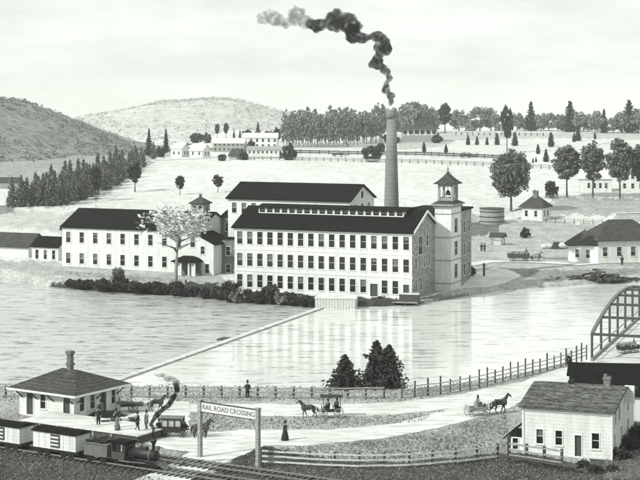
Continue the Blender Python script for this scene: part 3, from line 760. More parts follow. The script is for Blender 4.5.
def wheel(parent, x, y, z, rad, m, name='wheel', spokes=10):
    w = MB(); w.ring((0,0,0), rad, rad*.11, .07); 
    for k in range(spokes//2):
        t = math.pi*k/(spokes//2); e = Vector((math.cos(t),0,math.sin(t)))*rad*.94; w.beam(-e, e, .035, .035, Vector((0,1,0)))
    w.tube([(0,-.09,0),(0,.09,0)], rad*.16, 8)
    return w.build(name, m, parent, loc=(x,y,z))
def solidwheel(parent, x, y, z, rad):
    w = MB(); w.tube([(0,-.06,0),(0,.06,0)], rad, 16); w.tube([(0,-.12,0),(0,-.06,0)], rad*.3, 8); return w.build('wheel', IRON, parent, loc=(x,y,z))
def box_car(px, label):
    r = empty('box_car', along(px), tang, label, 'railway car', None); L, W, H = 5.0, 1.9, 2.3
    b = MB(); n = 14
    for k in range(n):
        x = k*L/n
        b.box(x+.012, x+L/n-.012, -W/2-.02*(k%2), W/2, .75, H)
    b.build('body', WHITE, r)
    f = MB(); f.box(-.15,L+.15,-W/2+.1,W/2-.1,.5,.75); f.build('underframe', IRON, r)
    q = MB(); pr = [(-W/2-.15,H),(0,H+.2),(W/2+.15,H)]
    q.quad((-.15,pr[0][0],H),(L+.15,pr[0][0],H),(L+.15,0,H+.2),(-.15,0,H+.2)); q.quad((-.15,0,H+.2),(L+.15,0,H+.2),(L+.15,W/2+.15,H),(-.15,W/2+.15,H))
    q.quad((-.15,pr[0][0],H-.08),(L+.15,pr[0][0],H-.08),(L+.15,pr[0][0],H),(-.15,pr[0][0],H)); q.quad((-.15,-W/2-.15,H),(-.15,W/2+.15,H),(-.15,0,H+.2)); q.quad((L+.15,-W/2-.15,H),(L+.15,W/2+.15,H),(L+.15,0,H+.2)); q.quad((-.15,-W/2-.15,H-.08),(L+.15,-W/2-.15,H-.08),(L+.15,W/2+.15,H-.08),(-.15,W/2+.15,H-.08))
    q.build('roof', TAR, r)
    w = MB(); w.box(L*.42,L*.42+1.05,-W/2-.07,-W/2-.03,.95,2.1); d = w.build('louvred_door', WOODD, r)
    s = MB(); 
    for z in (1.12,1.45,1.78): s.box(L*.42+.08,L*.42+.97,-W/2-.12,-W/2-.075,z,z+.13)
    s.build('slat', TRIM, d)
    e = MB(); e.box(-.04,-.003,-.4,.4,.85,2.1); e.build('end_door', WOODG, r)
    for x in (.7, 1.6, L-1.6, L-.7):
        for y in (-.75, .75): solidwheel(r, x, y, .42, .36)
    return r
box_car(-14, 'white louvred railway car furthest left in the train, cut off by the edge')
box_car(40, 'white louvred railway car in the middle of the train below the station')
def locomotive():
    r = empty('locomotive', along(117), tang, 'dark steam locomotive whose thin stack smokes at the lower left', 'locomotive'); L = 6.2
    def tb(nm, pts, rad, m=IRON, k=18): q = MB(); q.tube(pts, rad, k); return q.build(nm, m, r, True)
    tb('boiler', [(1.8,0,1.55),(1.9,0,1.55),(5.4,0,1.55),(5.5,0,1.55)], [.3,.62,.62,.5])
    tb('smokebox_band', [(4.7,0,1.55),(4.85,0,1.55)], .66, IRONG)
    tb('smokestack', [(5.05,0,2.0),(5.05,0,2.7),(5.05,0,3.1),(5.05,0,3.35)], [.16,.17,.36,.3])
    tb('steam_dome', [(3.2,0,2.1),(3.2,0,2.45),(3.2,0,2.65),(3.2,0,2.7)], [.3,.3,.2,.03], IRONG)
    tb('sand_dome', [(4.1,0,2.1),(4.1,0,2.35),(4.1,0,2.5)], [.22,.22,.05])
    tb('bell', [(3.65,0,2.3),(3.65,0,2.5),(3.65,0,2.6)], [.16,.1,.02], IRONG, 10)
    c = MB()
    for y in (-1.0, .92): c.box(0,1.8,y,y+.08,.8,1.6); c.box(0,.12,y,y+.08,1.6,2.5); c.box(1.68,1.8,y,y+.08,1.6,2.5); c.box(.85,.95,y,y+.08,1.6,2.5)
    c.box(1.72,1.8,-.92,.92,.8,2.5); c.build('cab', WOODD, r)
    q = MB(); q.box(-.3,2.0,-1.15,1.15,2.5,2.62); q.box(-.2,1.9,-.7,.7,2.62,2.72); q.build('cab_roof', TAR, r)
    f = MB(); f.box(0,6.0,-.8,.8,.55,.8); f.build('frame', IRON, r)
    p = MB()
    for k in range(7): y = -.75+.25*k; p.beam((6.0,y,.85),(6.9,y*.35,.2),.07)
    p.build('cowcatcher', IRONG, r)
    h = MB(); h.box(5.35,5.75,-.22,.22,2.15,2.6); h.build('headlamp', IRONG, r)
    for x, q in ((1.0,.62),(2.5,.62),(4.4,.36),(5.4,.36)):
        for y in (-.82,.82): wheel(r, x, y, q+.12, q, IRON)
    g = MB(); g.beam((1.0,-.92,.7),(2.5,-.92,.7),.08,.12); g.beam((2.5,-.92,.7),(4.6,-.92,.8),.06,.08); g.build('connecting_rod', STEEL, r)
    t = empty('tender', along(91), tang, 'low dark tender coupled behind the locomotive and in front of the last white car', 'railway car')
    b = MB(); b.box(0,2.6,-1,1,.7,1.75); b.box(-.1,2.7,-1.08,1.08,1.75,1.85); b.build('coal_box', IRONG, t)
    b = MB()
    for k in range(60):
        x, y = random.uniform(.2,2.3), random.uniform(-.8,.8); s = random.uniform(.1,.22); z = 1.85+.35*(1-abs(x-1.3)/1.4)*(1-abs(y)/1.1)
        b.box(-s,s,-s,s,-s*.7,s*.7, Matrix.Translation((x,y,z)) @ Matrix.Rotation(random.uniform(0,3),4,'Z') @ Matrix.Rotation(random.uniform(0,1),4,'X'))
    b.build('coal', IRON, t)
    for x in (.5, 2.0):
        for y in (-.75,.75): solidwheel(t, x, y, .42, .36)
    sp = r.matrix_basis @ Vector((5.05,0,3.35)) if False else None
    r.scale = (.8,)*3
    m = Matrix.Rotation(tang,4,'Z'); m.translation = r.location
    return m @ Vector((5.05*.8,0,3.4*.8))
LOCO_TOP = locomotive()
def track(off, px0, px1, label):
    a = along(px0, off); b = along(px1, off); L = (b-a).length
    r = empty('railway_track', a, tang, label, 'railway track')
    for y in (-.72, .72): MB().box(0, L, y-.04, y+.04, .12, .24).build('rail', STEEL, r)
    m = MB(); n = int(L/.62)
    for k in range(n): m.box(k*.62, k*.62+.24, -1.3+random.uniform(-.08,.08), 1.3+random.uniform(-.08,.08), .01, .12)
    tag(m.build('sleepers', WOODD, r), kind='stuff')
track(0, -60, 330, 'railway track under the train in the dark grass at the bottom edge')
track(3.6, 96, 470, 'second railway track passing under the crossing sign')

# crossing sign ---------------------------------------------------------
def crossing_sign():
    a = P(200, 457, NB); b = P(258, 467, NB); d = (b-a); L = d.length; an = math.atan2(d.y, d.x)
    r = empty('crossing_sign', a, an, 'tall timber gateway sign with lettered board spanning the road at the tracks', 'sign')
    H = 5.1
    for x in (0, L): 
        p = MB(); p.box(x-.17,x+.17,-.17,.17,-.4,H); p.box(x-.23,x+.23,-.23,.23,H,H+.1); p.build('post', WOODG, r)
    bd = MB(); bd.box(.175, L-.175, -.05, .05, H-.95, H-.12); board = bd.build('sign_board', mat('faded_white_board', .6, .15, 2), r)
    t = MB(); t.box(.175, L-.175, -.08, .08, H-.12, H-.04); t.box(.175, L-.175, -.08, .08, H-1.03, H-.95); t.build('board_frame', WOODD, r)
    s = MB(); s.beam((.2,0,H-1.9),(.9,0,H-1.05),.1); s.beam((L-.2,0,H-1.9),(L-.9,0,H-1.05),.1); s.build('brace', WOODG, r)
    try:
        cu = bpy.data.curves.new('lettering', 'FONT'); cu.body = 'RAIL ROAD CROSSING'; cu.size = .62; cu.extrude = .012; cu.align_x = 'CENTER'; cu.align_y = 'CENTER'
        to = bpy.data.objects.new('lettering', cu); COL.objects.link(to); bpy.context.view_layer.update()
        dg = bpy.context.evaluated_depsgraph_get(); me = bpy.data.meshes.new_from_object(to.evaluated_get(dg)); w = max(v.co.x for v in me.vertices)-min(v.co.x for v in me.vertices)
        bpy.data.objects.remove(to); k = (L-.7)/w; me.transform(Matrix.Diagonal((k,1.0,1,1))); me.materials.clear(); me.materials.append(IRONG)
        o = link_mesh('lettering', me, board, (L/2,-.063,H-.55)); o.rotation_euler = (R(90),0,0)
    except Exception as e: print('text', e)
crossing_sign()

# fences ------------------------------------------------------------------
def fence(label, base, n_rail, ph, spacing, zf, pm=WOODD, rm=WOODG, pw=.16, rh=.13, tops=None, rails=None, name='fence', cat='fence', pj=.0):
    """posts and rails along a line of points on the ground"""
    pts = [zf(*q) for q in base]; c = [pts[0]]; acc = 0
    for a, b in zip(pts[:-1], pts[1:]):
        L = (b-a).length; t = spacing-acc
        while t < L: c.append(a.lerp(b, t/L)); t += spacing
        acc = L-(t-spacing)
    c = c[:100]; o = pts[0]
    r = empty(name, o, 0, label, cat)
    pmesh = MB(); pmesh.box(-pw/2,pw/2,-pw/2,pw/2,-.3,ph); po = pmesh.build('post', pm); md = po.data; bpy.data.objects.remove(po)
    for p in c:
        q = link_mesh('post', md, r, p-o, random.uniform(-.2,.2)); q.scale.z = 1+random.uniform(-pj, pj+.02)
    zs = rails or [ph*(k+.75)/n_rail-.08 for k in range(n_rail)]
    for z in zs:
        m = MB()
        for a, b in zip(c[:-1], c[1:]):
            j1, j2 = random.uniform(-.03,.03), random.uniform(-.03,.03)
            m.beam(a-o+Vector((0,-pw/2-.03,z+j1)), b-o+Vector((0,-pw/2-.03,z+j2)), .05, rh)
        m.build('rail', rm, r)
    return r
zn = lambda x, y: P(x, y, NB)
fence('grey post and rail fence along the near shore behind the station and the road', [(-30,397),(60,397.5),(130,397.5),(200,397.5),(300,398.5),(402,398)], 2, 1.25, 1.95, zn, WOODD, WOODG, .22, .13, rails=[.2,.66,1.12])
fence('thinner picket topped rail fence climbing the bank from the firs to the bridge', [(402,398),(440,394.5),(480,387),(520,377),(560,367),(588,357)], 3, 1.75, 1.6, zn, WOODD, WOODG, .16, .09, rails=[.35,.8,1.25], pj=.15)
fence('white railed fence on dark posts along the edge of the lower road', [(262,464),(310,467),(360,469),(410,468),(460,464),(508,458)], 3, 1.4, 2.2, zn, WOODD, WOODP, .2, .15, rails=[.3,.75,1.2])
r_ = fence('rail fence on a timber trestle in front of the white corner house', [(509,463),(530,466),(555,470),(578,474)], 2, 1.9, 1.75, zn, WOODD, WOODG, .24, .16, rails=[.75,1.25,1.75])
m = MB(); a, b = P(509,463,NB), P(578,474,NB); m.beam(a-r_.location+Vector((0,0,.62)), b-r_.location+Vector((0,0,.62)), .5, .2); m.build('stringer', WOODD, r_)
p = MB(); p.box(-.15,.15,-.15,.15,-.3,2.4); q = p.build('gate_post', WOODD, r_)
# field fences on the hill
fence('dotted rail fence along the lower side of the hill road', [(246,160),(290,160),(340,161.5),(420,163.5),(500,167),(562,170)], 1, 1.3, 3.2, PT, WOODD, WOODG, .35, .25, rails=[.6,1.05])
fence('dark rail fence along the upper side of the hill road', [(200,151),(250,153),(300,153.5),(372,155),(420,155.5),(505,159)], 1, 1.6, 4.2, PT, WOODD, WOODD, .4, .5, rails=[.5,1.2])
fence('distant rail fence with white gaps at the top of the field behind the clipped shrubs', [(456,135),(500,135.5),(548,136)], 1, 1.7, 3.2, PT, WOODD, WOODG, .5, .4, rails=[1.2])
fence('rail fence in front of the farm with two white houses at the right', [(545,199),(590,200),(650,201)], 2, 1.1, 2.6, PT, WOODG, WOODG, .15, .1, rails=[.5,.95])
fence('short rail fence beside the hipped cottage', [(546,223),(580,223.5),(612,224.5)], 2, 1.0, 2.2, PT, WOODD, WOODG, .15, .1, rails=[.45,.85])

# bridge ------------------------------------------------------------------
def bridge():
    a = P(592, 361, 1.9); b = P(640, 318, 1.9); d = (b-a); d.z = 0; an = math.atan2(d.y, d.x)
    W = 6.2; SP = 46.0
    r = empty('bridge', a, an, 'tall bowstring truss road bridge leaving the near bank at the right edge', 'bridge')
    def top(t): return 3.3+2.5*(1-((t-SP/2)/(SP/2))**2)
    N = 7
    for sidx, y in enumerate((0, -W)):
        for span in range(2):
            x0 = span*(SP+.6)
            t = empty('truss', (x0, y, 0)); t.parent = r
            arch = MB(); K = 28
            for i in range(K):
                t0, t1 = SP*i/K, SP*(i+1)/K
                arch.beam((t0,0,top(t0)), (t1,0,top(t1)), .36, .36)
            arch.build('arch_chord', IRONG, t)
            MB().box(-.2,SP+.2,-.14,.14,.0,.42).build('bottom_chord', WOODG, t)
            MB().box(0,SP,-.06,.06,1.15,1.27).build('hand_rail', WOODG, t)
            for i in range(N+1):
                q = SP*i/N; MB().box(q-.15,q+.15,-.13,.13,.42,top(q)-.1).build('post', WOODD, t)
    for span in range(2):
        x0 = span*(SP+.6)
        MB().box(x0,x0+SP,-W+.2,-.2,-.3,.1).build('deck', ROADM, r)
        for i in range(0, N+1):
            c = MB(); q = x0+SP*i/N
            c.box(q-.15,q+.15,-W,0,top(SP*i/N)-.18,top(SP*i/N)+.12)
            c.build('portal_beam', WOODD, r)
    for x in (-.8, SP+.3, 2*SP+1.2):
        MB().box(x-.9,x+.9,-W-.6,.6,-3.6,-.3).build('pier', STONE, r)
    return r, an
BR, BRA = bridge()
rt = MB(); a = P(578,367,NB); 
rt.beam(a, P(680,372,NB), .5, 1.2); tag(rt.build('kerb_wall', WOODP), 'low pale wall edging the bridge approach above the black roof', 'wall')
def farm_rubble():
    c = PT(598, 279); o = empty('rubble_heap', c, 0, 'long low heap of dark logs and rubble on the far shore below the right-hand house', 'rubble')
    m = MB()
    for k in range(150):
        x = random.gauss(0, 3.0); y = random.gauss(0, 1.2); h = max(0, 1.7*math.exp(-(x/3)**2)*math.exp(-(y/1.6)**2)); z = random.uniform(-.1, h); s = random.uniform(.15,.45)
        m.box(-s*1.6,s*1.6,-s,s,-s*.6,s*.6, Matrix.Translation((x,y,z)) @ Matrix.Rotation(random.uniform(0,3),4,'Z') @ Matrix.Rotation(random.uniform(-.5,.5),4,'X'))
    tag(m.build('stones', ROCK, o), kind='stuff')
    g = MB()
    for k in range(9):
        x = random.gauss(.5,1.4); q = random.uniform(-.5,.5); g.tube([(x-1.6,-.8+q,.5+.1*k),(x+1.6,-.4+q,.7+.1*k)], .18, 7)
    g.build('logs', WOODG, o)
farm_rubble()
def pale_pile():
    c = PT(555, 249); o = empty('timber_pile', c, 0, 'pile of pale sacks and dark timber between the freight wagon and the hip roofed house', 'pile')
    m = MB()
    for k, (x, y, z, s) in enumerate(((-2.2,0,.3,.8),(-1.2,.2,.3,.9),(1.8,0,.5,1.1),(2.4,.3,.4,.9))): m.tube([(x-s,y,z),(x-s*.6,y,z+.2),(x+s*.6,y,z+.2),(x+s,y,z)], [.15,s*.6,s*.6,.15], 9)
    m.build('sacks', WOODP, o, True)
    g = MB()
    for k in range(8): g.beam((-.9+.1*k,-.5+.15*k,.15+.16*k),(1.6,-.3+.12*k,.2+.16*k),.25)
    g.build('timber', WOODD, o)
pale_pile()
print('NEAR OK')

# ------------------------------------------------------------------ trees
def leaf_mesh(name, cent, size, m, squash=1.0, up=.0, rs=None):
    """small leaf-spray faces at the given points"""
    rs = rs or rng; n = len(cent)
    u = rs.normal(size=(n,3)); u[:,2] *= squash; u /= np.linalg.norm(u, axis=1)[:,None]
    w = rs.normal(size=(n,3)); w = np.cross(u, w); w /= np.linalg.norm(w, axis=1)[:,None]
    s = size*(.6+.8*rs.random(n))[:,None]
    v = np.stack([cent-u*s, cent+w*s*.55, cent+u*s, cent-w*s*.55], 1).reshape(-1,3)
    me = bpy.data.meshes.new(name); me.vertices.add(len(v)); me.vertices.foreach_set('co', v.ravel())
    me.loops.add(4*n); me.loops.foreach_set('vertex_index', np.arange(4*n, dtype=np.int32))
    me.polygons.add(n); me.polygons.foreach_set('loop_start', np.arange(0,4*n,4,dtype=np.int32)); me.update(calc_edges=True); me.materials.append(m)
    return me
def round_crown(seed, rx, rz, zc, shape=1.0, clumps=60, per=45, leaf=.3, m=LEAFM, hollow=.35, gap=.12):
    rs = np.random.default_rng(seed); C = []
    while len(C) < clumps:
        p = rs.uniform(-1,1,3); q = np.linalg.norm(p)
        if q > 1 or q < hollow: continue
        p = p/q*q**.7*(.82+.28*rs.random())
        wd = 1.0 if p[2] > 0 else 1-(1-shape)*(-p[2])
        C.append((p[0]*rx*wd, p[1]*rx*wd, zc+p[2]*rz))
    C = np.array(C); r = rx*(.20+gap*rs.random(len(C)))
    pts = np.repeat(C, per, 0); nn = rs.normal(size=pts.shape); nn /= np.linalg.norm(nn,axis=1)[:,None]
    pts = pts+nn*np.repeat(r, per)[:,None]*(.45+.6*rs.random(len(pts)))[:,None]
    return leaf_mesh('crown', pts, leaf, m, .6, rs=rs)
def trunk_mesh(seed, h, r, limbs, zc, rx, rz, m):
    rnd = random.Random(seed); t = MB(); top = zc+rz*.3
    pts = [(0,0,-.4),(0,0,.1),(rnd.uniform(-.1,.1)*r*3,0,h*.5),(rnd.uniform(-1,1)*r,rnd.uniform(-1,1)*r,top)]
    t.tube(pts, [r*1.5,r,r*.8,r*.25], 8)
    for k in range(limbs):
        a = rnd.uniform(0,6.28); z0 = h+(top-h)*rnd.uniform(-.05,.8); e = rnd.uniform(.55,.9)
        t.tube([(0,0,z0),(math.cos(a)*rx*e*.5,math.sin(a)*rx*e*.5,z0+rz*.25),(math.cos(a)*rx*e,math.sin(a)*rx*e,z0+rz*.5)], [r*.45,r*.28,r*.08], 5)
    o = t.build('trunk', m, None, True); me = o.data; bpy.data.objects.remove(o); return me
def conifer_crown(seed, r, h, z0, tiers, per, leaf, m, ragged=.25, droop=.25, pw=1.0):
    rs = np.random.default_rng(seed); P_ = []
    for i in range(tiers):
        f = i/tiers; z = z0+(h-z0)*f; rr = r*((1-f)**pw)*(1-.5*math.exp(-f*14))*(1+ragged*rs.uniform(-1,1))+.04*r
        nb = max(4, int(9*(1-f)+4)); ph = rs.uniform(0,6.28)
        for b in range(nb):
            a = ph+6.28*b/nb+rs.uniform(-.3,.3); L = rr*(1+ragged*rs.uniform(-1,1))
            t = rs.random(per)**.7; x = t*L; w = rs.normal(0,.10,per)*L*(1.1-t*.6)
            P_.append(np.stack([math.cos(a)*x-math.sin(a)*w, math.sin(a)*x+math.cos(a)*w, z-droop*x+rs.normal(0,.04*r+.03,per)+.10*L*(t>.85)], 1))
    tip = np.stack([rs.normal(0,.03*r,12), rs.normal(0,.03*r,12), rs.uniform(h-.12*h,h*1.02,12)],1); P_.append(tip)
    return leaf_mesh('crown', np.concatenate(P_), leaf, m, .5, rs=rs)
def tree_proto(crown, trunk): return (crown, trunk)
def plant(proto, loc, label, cat='tree', group=None, sx=1., sz=1., rz=None, name='tree'):
    r = empty(name, loc, random.uniform(0,6.28) if rz is None else rz, label, cat, group); r.scale = (sx, sx, sz)
    if proto[1]: link_mesh('trunk', proto[1], r)
    link_mesh('crown', proto[0], r); return r
# prototypes are one metre-true sizes; heights noted
RND = [(round_crown(10+i, 1.9, 2.75, 5.3, .72, 130, 46, .20, LEAFM, .1, .06), trunk_mesh(i, 2.2, .16, 7, 5.2, 1.9, 2.9, BARK)) for i in range(4)]        # 8.1 m, upright oval
BIG = (round_crown(31, 3.8, 4.4, 7.2, .85, 240, 55, .26, LEAFM, .2, .05), trunk_mesh(31, 2.6, .3, 12, 7.2, 3.9, 4.4, BARK))                         # 11.6 m
LONE = [(round_crown(40+i, 1.5, 2.3, 4.4, .8, 90, 34, .2, LEAFD, .1, .06), trunk_mesh(40+i, 2.0, .15, 5, 4.4, 1.5, 2.3, BARK)) for i in range(3)]  # 6.7 m
WOOD = [(round_crown(50+i, 2.3, 6.0, 8.2, .8, 55, 28, .38, LEAFG, .2), trunk_mesh(50+i, 2.5, .28, 4, 8, 2.3, 6, BARKP)) for i in range(5)]  # 14 m
FARR = [(round_crown(60+i, 4.6, 4.6, 6.0, .9, 60, 34, .5, LEAFG, .2), trunk_mesh(60+i, 2.0, .35, 4, 6, 4, 4.6, BARK)) for i in range(5)]  # 10.6 m
CON = [(conifer_crown(70+i, 2.0, 9.5, .6, 20, 7, .34, LEAFD, .3), trunk_mesh(70+i, .5, .16, 0, 6, 1, 3, BARK)) for i in range(5)]         # 9.5 m
CONG = [(conifer_crown(170+i, 2.1, 9.5, .6, 18, 7, .34, mat('greyish_conifer_needles', .15, .5, 1.0), .35), CON[i][1]) for i in range(5)]
SHR = [(conifer_crown(80+i, 1.15, 4.0, .1, 14, 8, .22, LEAFD, .15, .1, .7), None) for i in range(3)]                                     # 4 m
BSH = [(round_crown(90+i, 1.2, .95, .8, 1, 55, 34, .14, LEAFD, .05, .06), None) for i in range(4)]
BSHP = [(round_crown(95+i, 1.2, .95, .8, 1, 26, 40, .15, LEAFG, .1), None) for i in range(3)]
NEARF = [(conifer_crown(100+i, 1.9, 5.2, .15, 26, 22, .17, LEAFD, .34, .3, .7), trunk_mesh(100+i, .4, .12, 0, 3, 1, 1.5, BARK)) for i in range(3)]
PALET = (round_crown(120, 3.9, 2.3, 9.4, 1, 80, 22, .24, LEAFP, .25, .08), trunk_mesh(120, 4.4, .24, 16, 8.8, 3.6, 2.2, BARKP))

def tree_at(proto, px, pybase, hpx, hproto, label, wf=1., z=None, **kw):
    p = P(px, pybase, z) if z is not None else PT(px, pybase); s = hpx/scl(p)/hproto
    return plant(proto, p, label, sx=s*wf, sz=s, **kw)
# lollipop trees at the right
tree_at(RND[0], 567, 197, 52, 8.1, 'upright oval tree, first and widest of the four in the row by the pale farmhouse', 1.15)
tree_at(RND[1], 593, 198, 54, 8.1, 'dark oval tree with a slim trunk second in the row by the pale farmhouse', .98)
tree_at(RND[2], 620, 199, 60, 8.1, 'tall oval tree in front of the two storey white farmhouse', .95)
tree_at(RND[3], 641, 198, 52, 8.1, 'oval tree cut by the right edge in front of the white farmhouse', .9)
tree_at(BIG, 511, 211, 59, 11.6, 'large dense round tree beside the hipped cottage and the round tank', .97)
tree_at(BSH[0], 551, 198, 17, 1.8, 'small round lollipop bush tree right of the large round tree', .62)
tree_at(LONE[0], 507, 152, 46, 6.7, 'tall dark tree on a long bare trunk at the crest above the large round tree', .6)
tree_at(LONE[1], 445, 133, 29, 6.7, 'dark round-topped tree beside the verandahed villa', 1.05)
# lone trees in the field at left
tree_at(LONE[1], 96, 201, 34, 6.7, 'small dark tree at the lower edge of the conifer wood', .75)
tree_at(LONE[2], 135, 192, 30, 6.7, 'dark tree standing in the pale field just right of the conifer wood', 1.0)
tree_at(LONE[0], 180, 195, 19, 6.7, 'small dark tree in the middle of the pale field above the long black roof', 1.1)
tree_at(LONE[2], 218, 193, 18, 6.7, 'small dark bushy tree in the pale field left of the rear mill roof', 1.25)
# firs by the farm
tree_at(CON[0], 149, 156, 27, 9.5, 'tall dark fir, the left of the two beside the hilltop barn', .9)
tree_at(CON[1], 166, 153, 24, 9.5, 'dark fir, the right of the two, touching the hilltop barn', .9)
tree_at(LONE[0], 217, 138, 14, 6.7, 'dark oval tree behind the grey farm building, left of the pair', .8)
tree_at(LONE[1], 226, 138, 15, 6.7, 'dark oval tree behind the grey farm building, right of the pair', .8)
tree_at(CON[2], 234, 138, 9, 9.5, 'very small dark fir right of the pair of oval trees on the hill', .9)
tree_at(CON[3], 240, 138, 8, 9.5, 'tiny dark fir at the left gable of the long white hill building', 1.1)
tree_at(CON[4], 258, 137, 15, 9.5, 'small fir rising behind the long white hill building', 1.1)
tree_at(LONE[2], 277.5, 147, 20, 6.7, 'dark oval tree at the right end of the long white hill building', .9)
tree_at(BSH[1], 251, 151, 11, 1.8, 'small bush in front of the long white hill building', .6)
tree_at(BSH[2], 289, 160, 16, 1.8, 'round dark bush at the start of the hill road fence', .75)
tree_at(BSH[3], 372, 162, 17, 1.8, 'round dark bush on the hill road fence left of the smokestack', .85)
tree_at(BSH[0], 381, 152, 9, 1.8, 'small dark bush just left of the smokestack on the upper road side', .75)
tree_at(BSH[1], 190, 142, 9, 1.8, 'dark bush behind the white gabled farmhouse', .9)
tree_at(BSH[2], 207, 143, 10, 1.8, 'dark bush between the gabled farmhouse and the grey farm building', .7)
tree_at(BSH[2], 160, 157, 10, 1.8, 'dark bush left of the pale roofed barn on the hill', .8)
for i, (x, y, h, lb) in enumerate(((197,143,10,'dark tree crown just right of the white gabled farmhouse roof'),(183,143,8,'small dark bush behind the gap between barn and farmhouse'),(202,157,8,'dark bush at the right foot of the white gabled farmhouse'),(222,161,7,'low dark bush left of the dark roofed outbuilding'),(244,160,8,'low dark bush right of the dark roofed outbuilding'),(270,142,12,'dark round tree rising behind the right part of the long white hill building'),(248,140,10,'dark round tree rising behind the left part of the long white hill building'))):
    tree_at(BSH[i % 4], x, y, h, 1.8, lb, .9)
for i, (x, y, h) in enumerate(((388,142,8),(396,143,7),(437,143,9),(433,141,7))):
    tree_at(BSH[i], x, y, h, 1.8, ['dark bush between the smokestack and the villa','lower dark bush against the villa veranda','dark bush at the right corner of the villa','small dark bush under the villa eaves at right'][i], .9)
# conifer wood on the left slope
k = 0; made = []
top = lambda x: np.interp(x, [8,18,40,70,110,150], [190,178,172,162,151,142])
bot = lambda x: np.interp(x, [8,20,60,90,125,150,160], [207,208,206,198,182,163,156])
for j in range(7):
    for x in np.arange(13, 156, 6.0):
        xx = x+random.uniform(-2.5,2.5)+(j % 2)*3
        hb = np.interp(xx, [10,60,150], [26,27,19])
        y0 = top(xx)+hb*1.0; y1 = bot(xx)
        if y1 < y0: y0 = y1-2
        y = y1-j*4.6-random.uniform(0,1.5)
        if y < y0-2: continue
        s = random.uniform(.8,1.22)
        tree_at(CONG[k % 5], xx, y, hb*s, 9.5, 'dark conifer in the dense wood on the left slope', 1.1, group='conifers of the wood on the left slope', name='conifer'); k += 1
print('conifers', k)
# tall wood behind the smokestack
k = 0
for j in range(3):
    for x in np.arange(285, 386, 4.6):
        xx = x+random.uniform(-1.5,1.5)+j*1.6; h = 33+random.uniform(-4,3)+(3 if 330 < xx < 350 else 0)-(xx-330)*.02
        y = 147.5-max(0, (xx-345))*.16-j*1.6
        tree_at(WOOD[k % 5], xx, y, h, 14, 'slender greyish tree in the tall wood left of the smokestack', .8, group='trees of the tall wood behind the mills', name='tree'); k += 1
print('wood', k)
# rounded trees behind the villa and along the crest
for i, (x, y, h, w) in enumerate(((392,136,27,.8),(403,135,29,.9),(414,134,32,.9),(425,133,27,.9),(434,131,22,.9),(459,131,21,1.1),(470,130,18,1.),(480,131,24,1.),(491,131,22,1.),(500,130,15,1.),(517,131,18,1.))):
    tree_at(FARR[i % 5], x, y, h, 10.6, 'pale grey rounded tree in the belt behind the villa and the crest', w, group='rounded trees of the crest belt')
for i, (x, y, h, p, w) in enumerate(((524,131,14,FARR[0],.9),(531,131,29,CON[0],1.5),(541,131,17,FARR[1],.9),(549,131,18,FARR[2],.9),(558,131,16,FARR[3],.9),(570,132,31,CON[1],1.7),(563,131,16,FARR[4],.9),(579,132,20,FARR[0],.9),(588,132,17,FARR[1],1.),(597,133,21,FARR[3],.9),(604,133,24,CON[2],1.1),(613,133,15,FARR[2],1.),(622,133,21,FARR[4],1.),(629,133,33,CON[3],1.5),(638,133,24,FARR[0],1.),(650,134,28,FARR[1],1.))):
    pr = (p[0], p[1]); t = tree_at(pr, x, y, h, 9.5 if p in CON else 10.6, 'pale pointed fir rising above the right-hand crest belt' if p in CON else 'pale rounded tree low in the right-hand crest belt', w, group='pointed firs of the crest belt' if p in CON else 'low rounded trees of the right-hand crest belt')
# clipped cone shrubs
SH = [(468,145,10),(477,145,9),(487,145,8),(497,145,12),(515,146,14),(551,147,15),(574,142,9),(578,141,14),(595,139,7),(538,154,10),(546,162,13),(424,152,10),(446,153,9),(536,162,5),(533,163,5)]
for i, (x, y, h) in enumerate(SH):
    tree_at(SHR[i % 3], x, y, h, 4.0, 'small dark clipped cone shrub in the pale field below the crest', .95, group='cone shrubs in the field below the crest', name='cone_shrub', cat='shrub')
# tree at the left mill, bushes on the bank
tree_at(PALET, 176, 291, 84, 11.8, 'pale leaved spreading tree on a thin trunk in front of the left mill', 1.28)
for i in range(34):
    x = random.uniform(62, 312); yy = np.interp(x, [60,140,230,312], [288.5,293,300,306])-random.uniform(1.5,5)
    tree_at(BSH[i % 4], x, yy, random.uniform(5,10), 1.8, 'scrubby bush on the dark water edge below the mills', random.uniform(1.0,1.7), z=.6, group='scrubby bushes along the mill bank', name='bush', cat='bush')
for i, (x, y, h, w, pr) in enumerate(((120,291,15,.9,BSH[0]),(118,288,20,.6,BSHP[0]),(103,291,8,1.2,BSH[1]),(140,293,8,1.4,BSH[2]),(158,295,9,1.3,BSH[3]),(176,296,14,.9,BSH[1]),(192,297,9,1.2,BSH[0]),(205,299,10,1.,BSH[2]),(218,300,12,1.,BSH[3]),(230,302,20,.85,BSH[1]),(238,303,13,1.,BSHP[1]),(248,303,12,1.,BSH[0]),(258,304,11,1.,BSH[2]),(270,304,18,.8,BSH[3]),(281,305,12,1.,BSHP[2]),(292,306,9,1.2,BSH[1]),(303,307,8,1.2,BSH[2]),(312,308,7,1.,BSH[0]),(86,290,6,1.5,BSH[3]),(70,288,5,1.6,BSH[0]),(385,303,9,1.,BSH[1]),(380,304,6,1.,BSH[3]),(150,294,6,1.5,BSH[1]),(130,293,7,1.4,BSH[3]),(110,291,6,1.5,BSH[2]))):
    tree_at(pr, x, y-2, h, 1.8, 'scrubby bush on the dark water edge below the mills', w*.9, z=.35, group='scrubby bushes along the mill bank', name='bush', cat='bush')
tree_at(BSH[2], 525, 238, 10, 1.8, 'single round dark bush on the slope below the hipped cottage', .75, name='bush', cat='bush')
tree_at(BSH[0], 469, 276, 10, 1.8, 'dark bush at the foot of the bell tower', .9, name='bush', cat='bush')
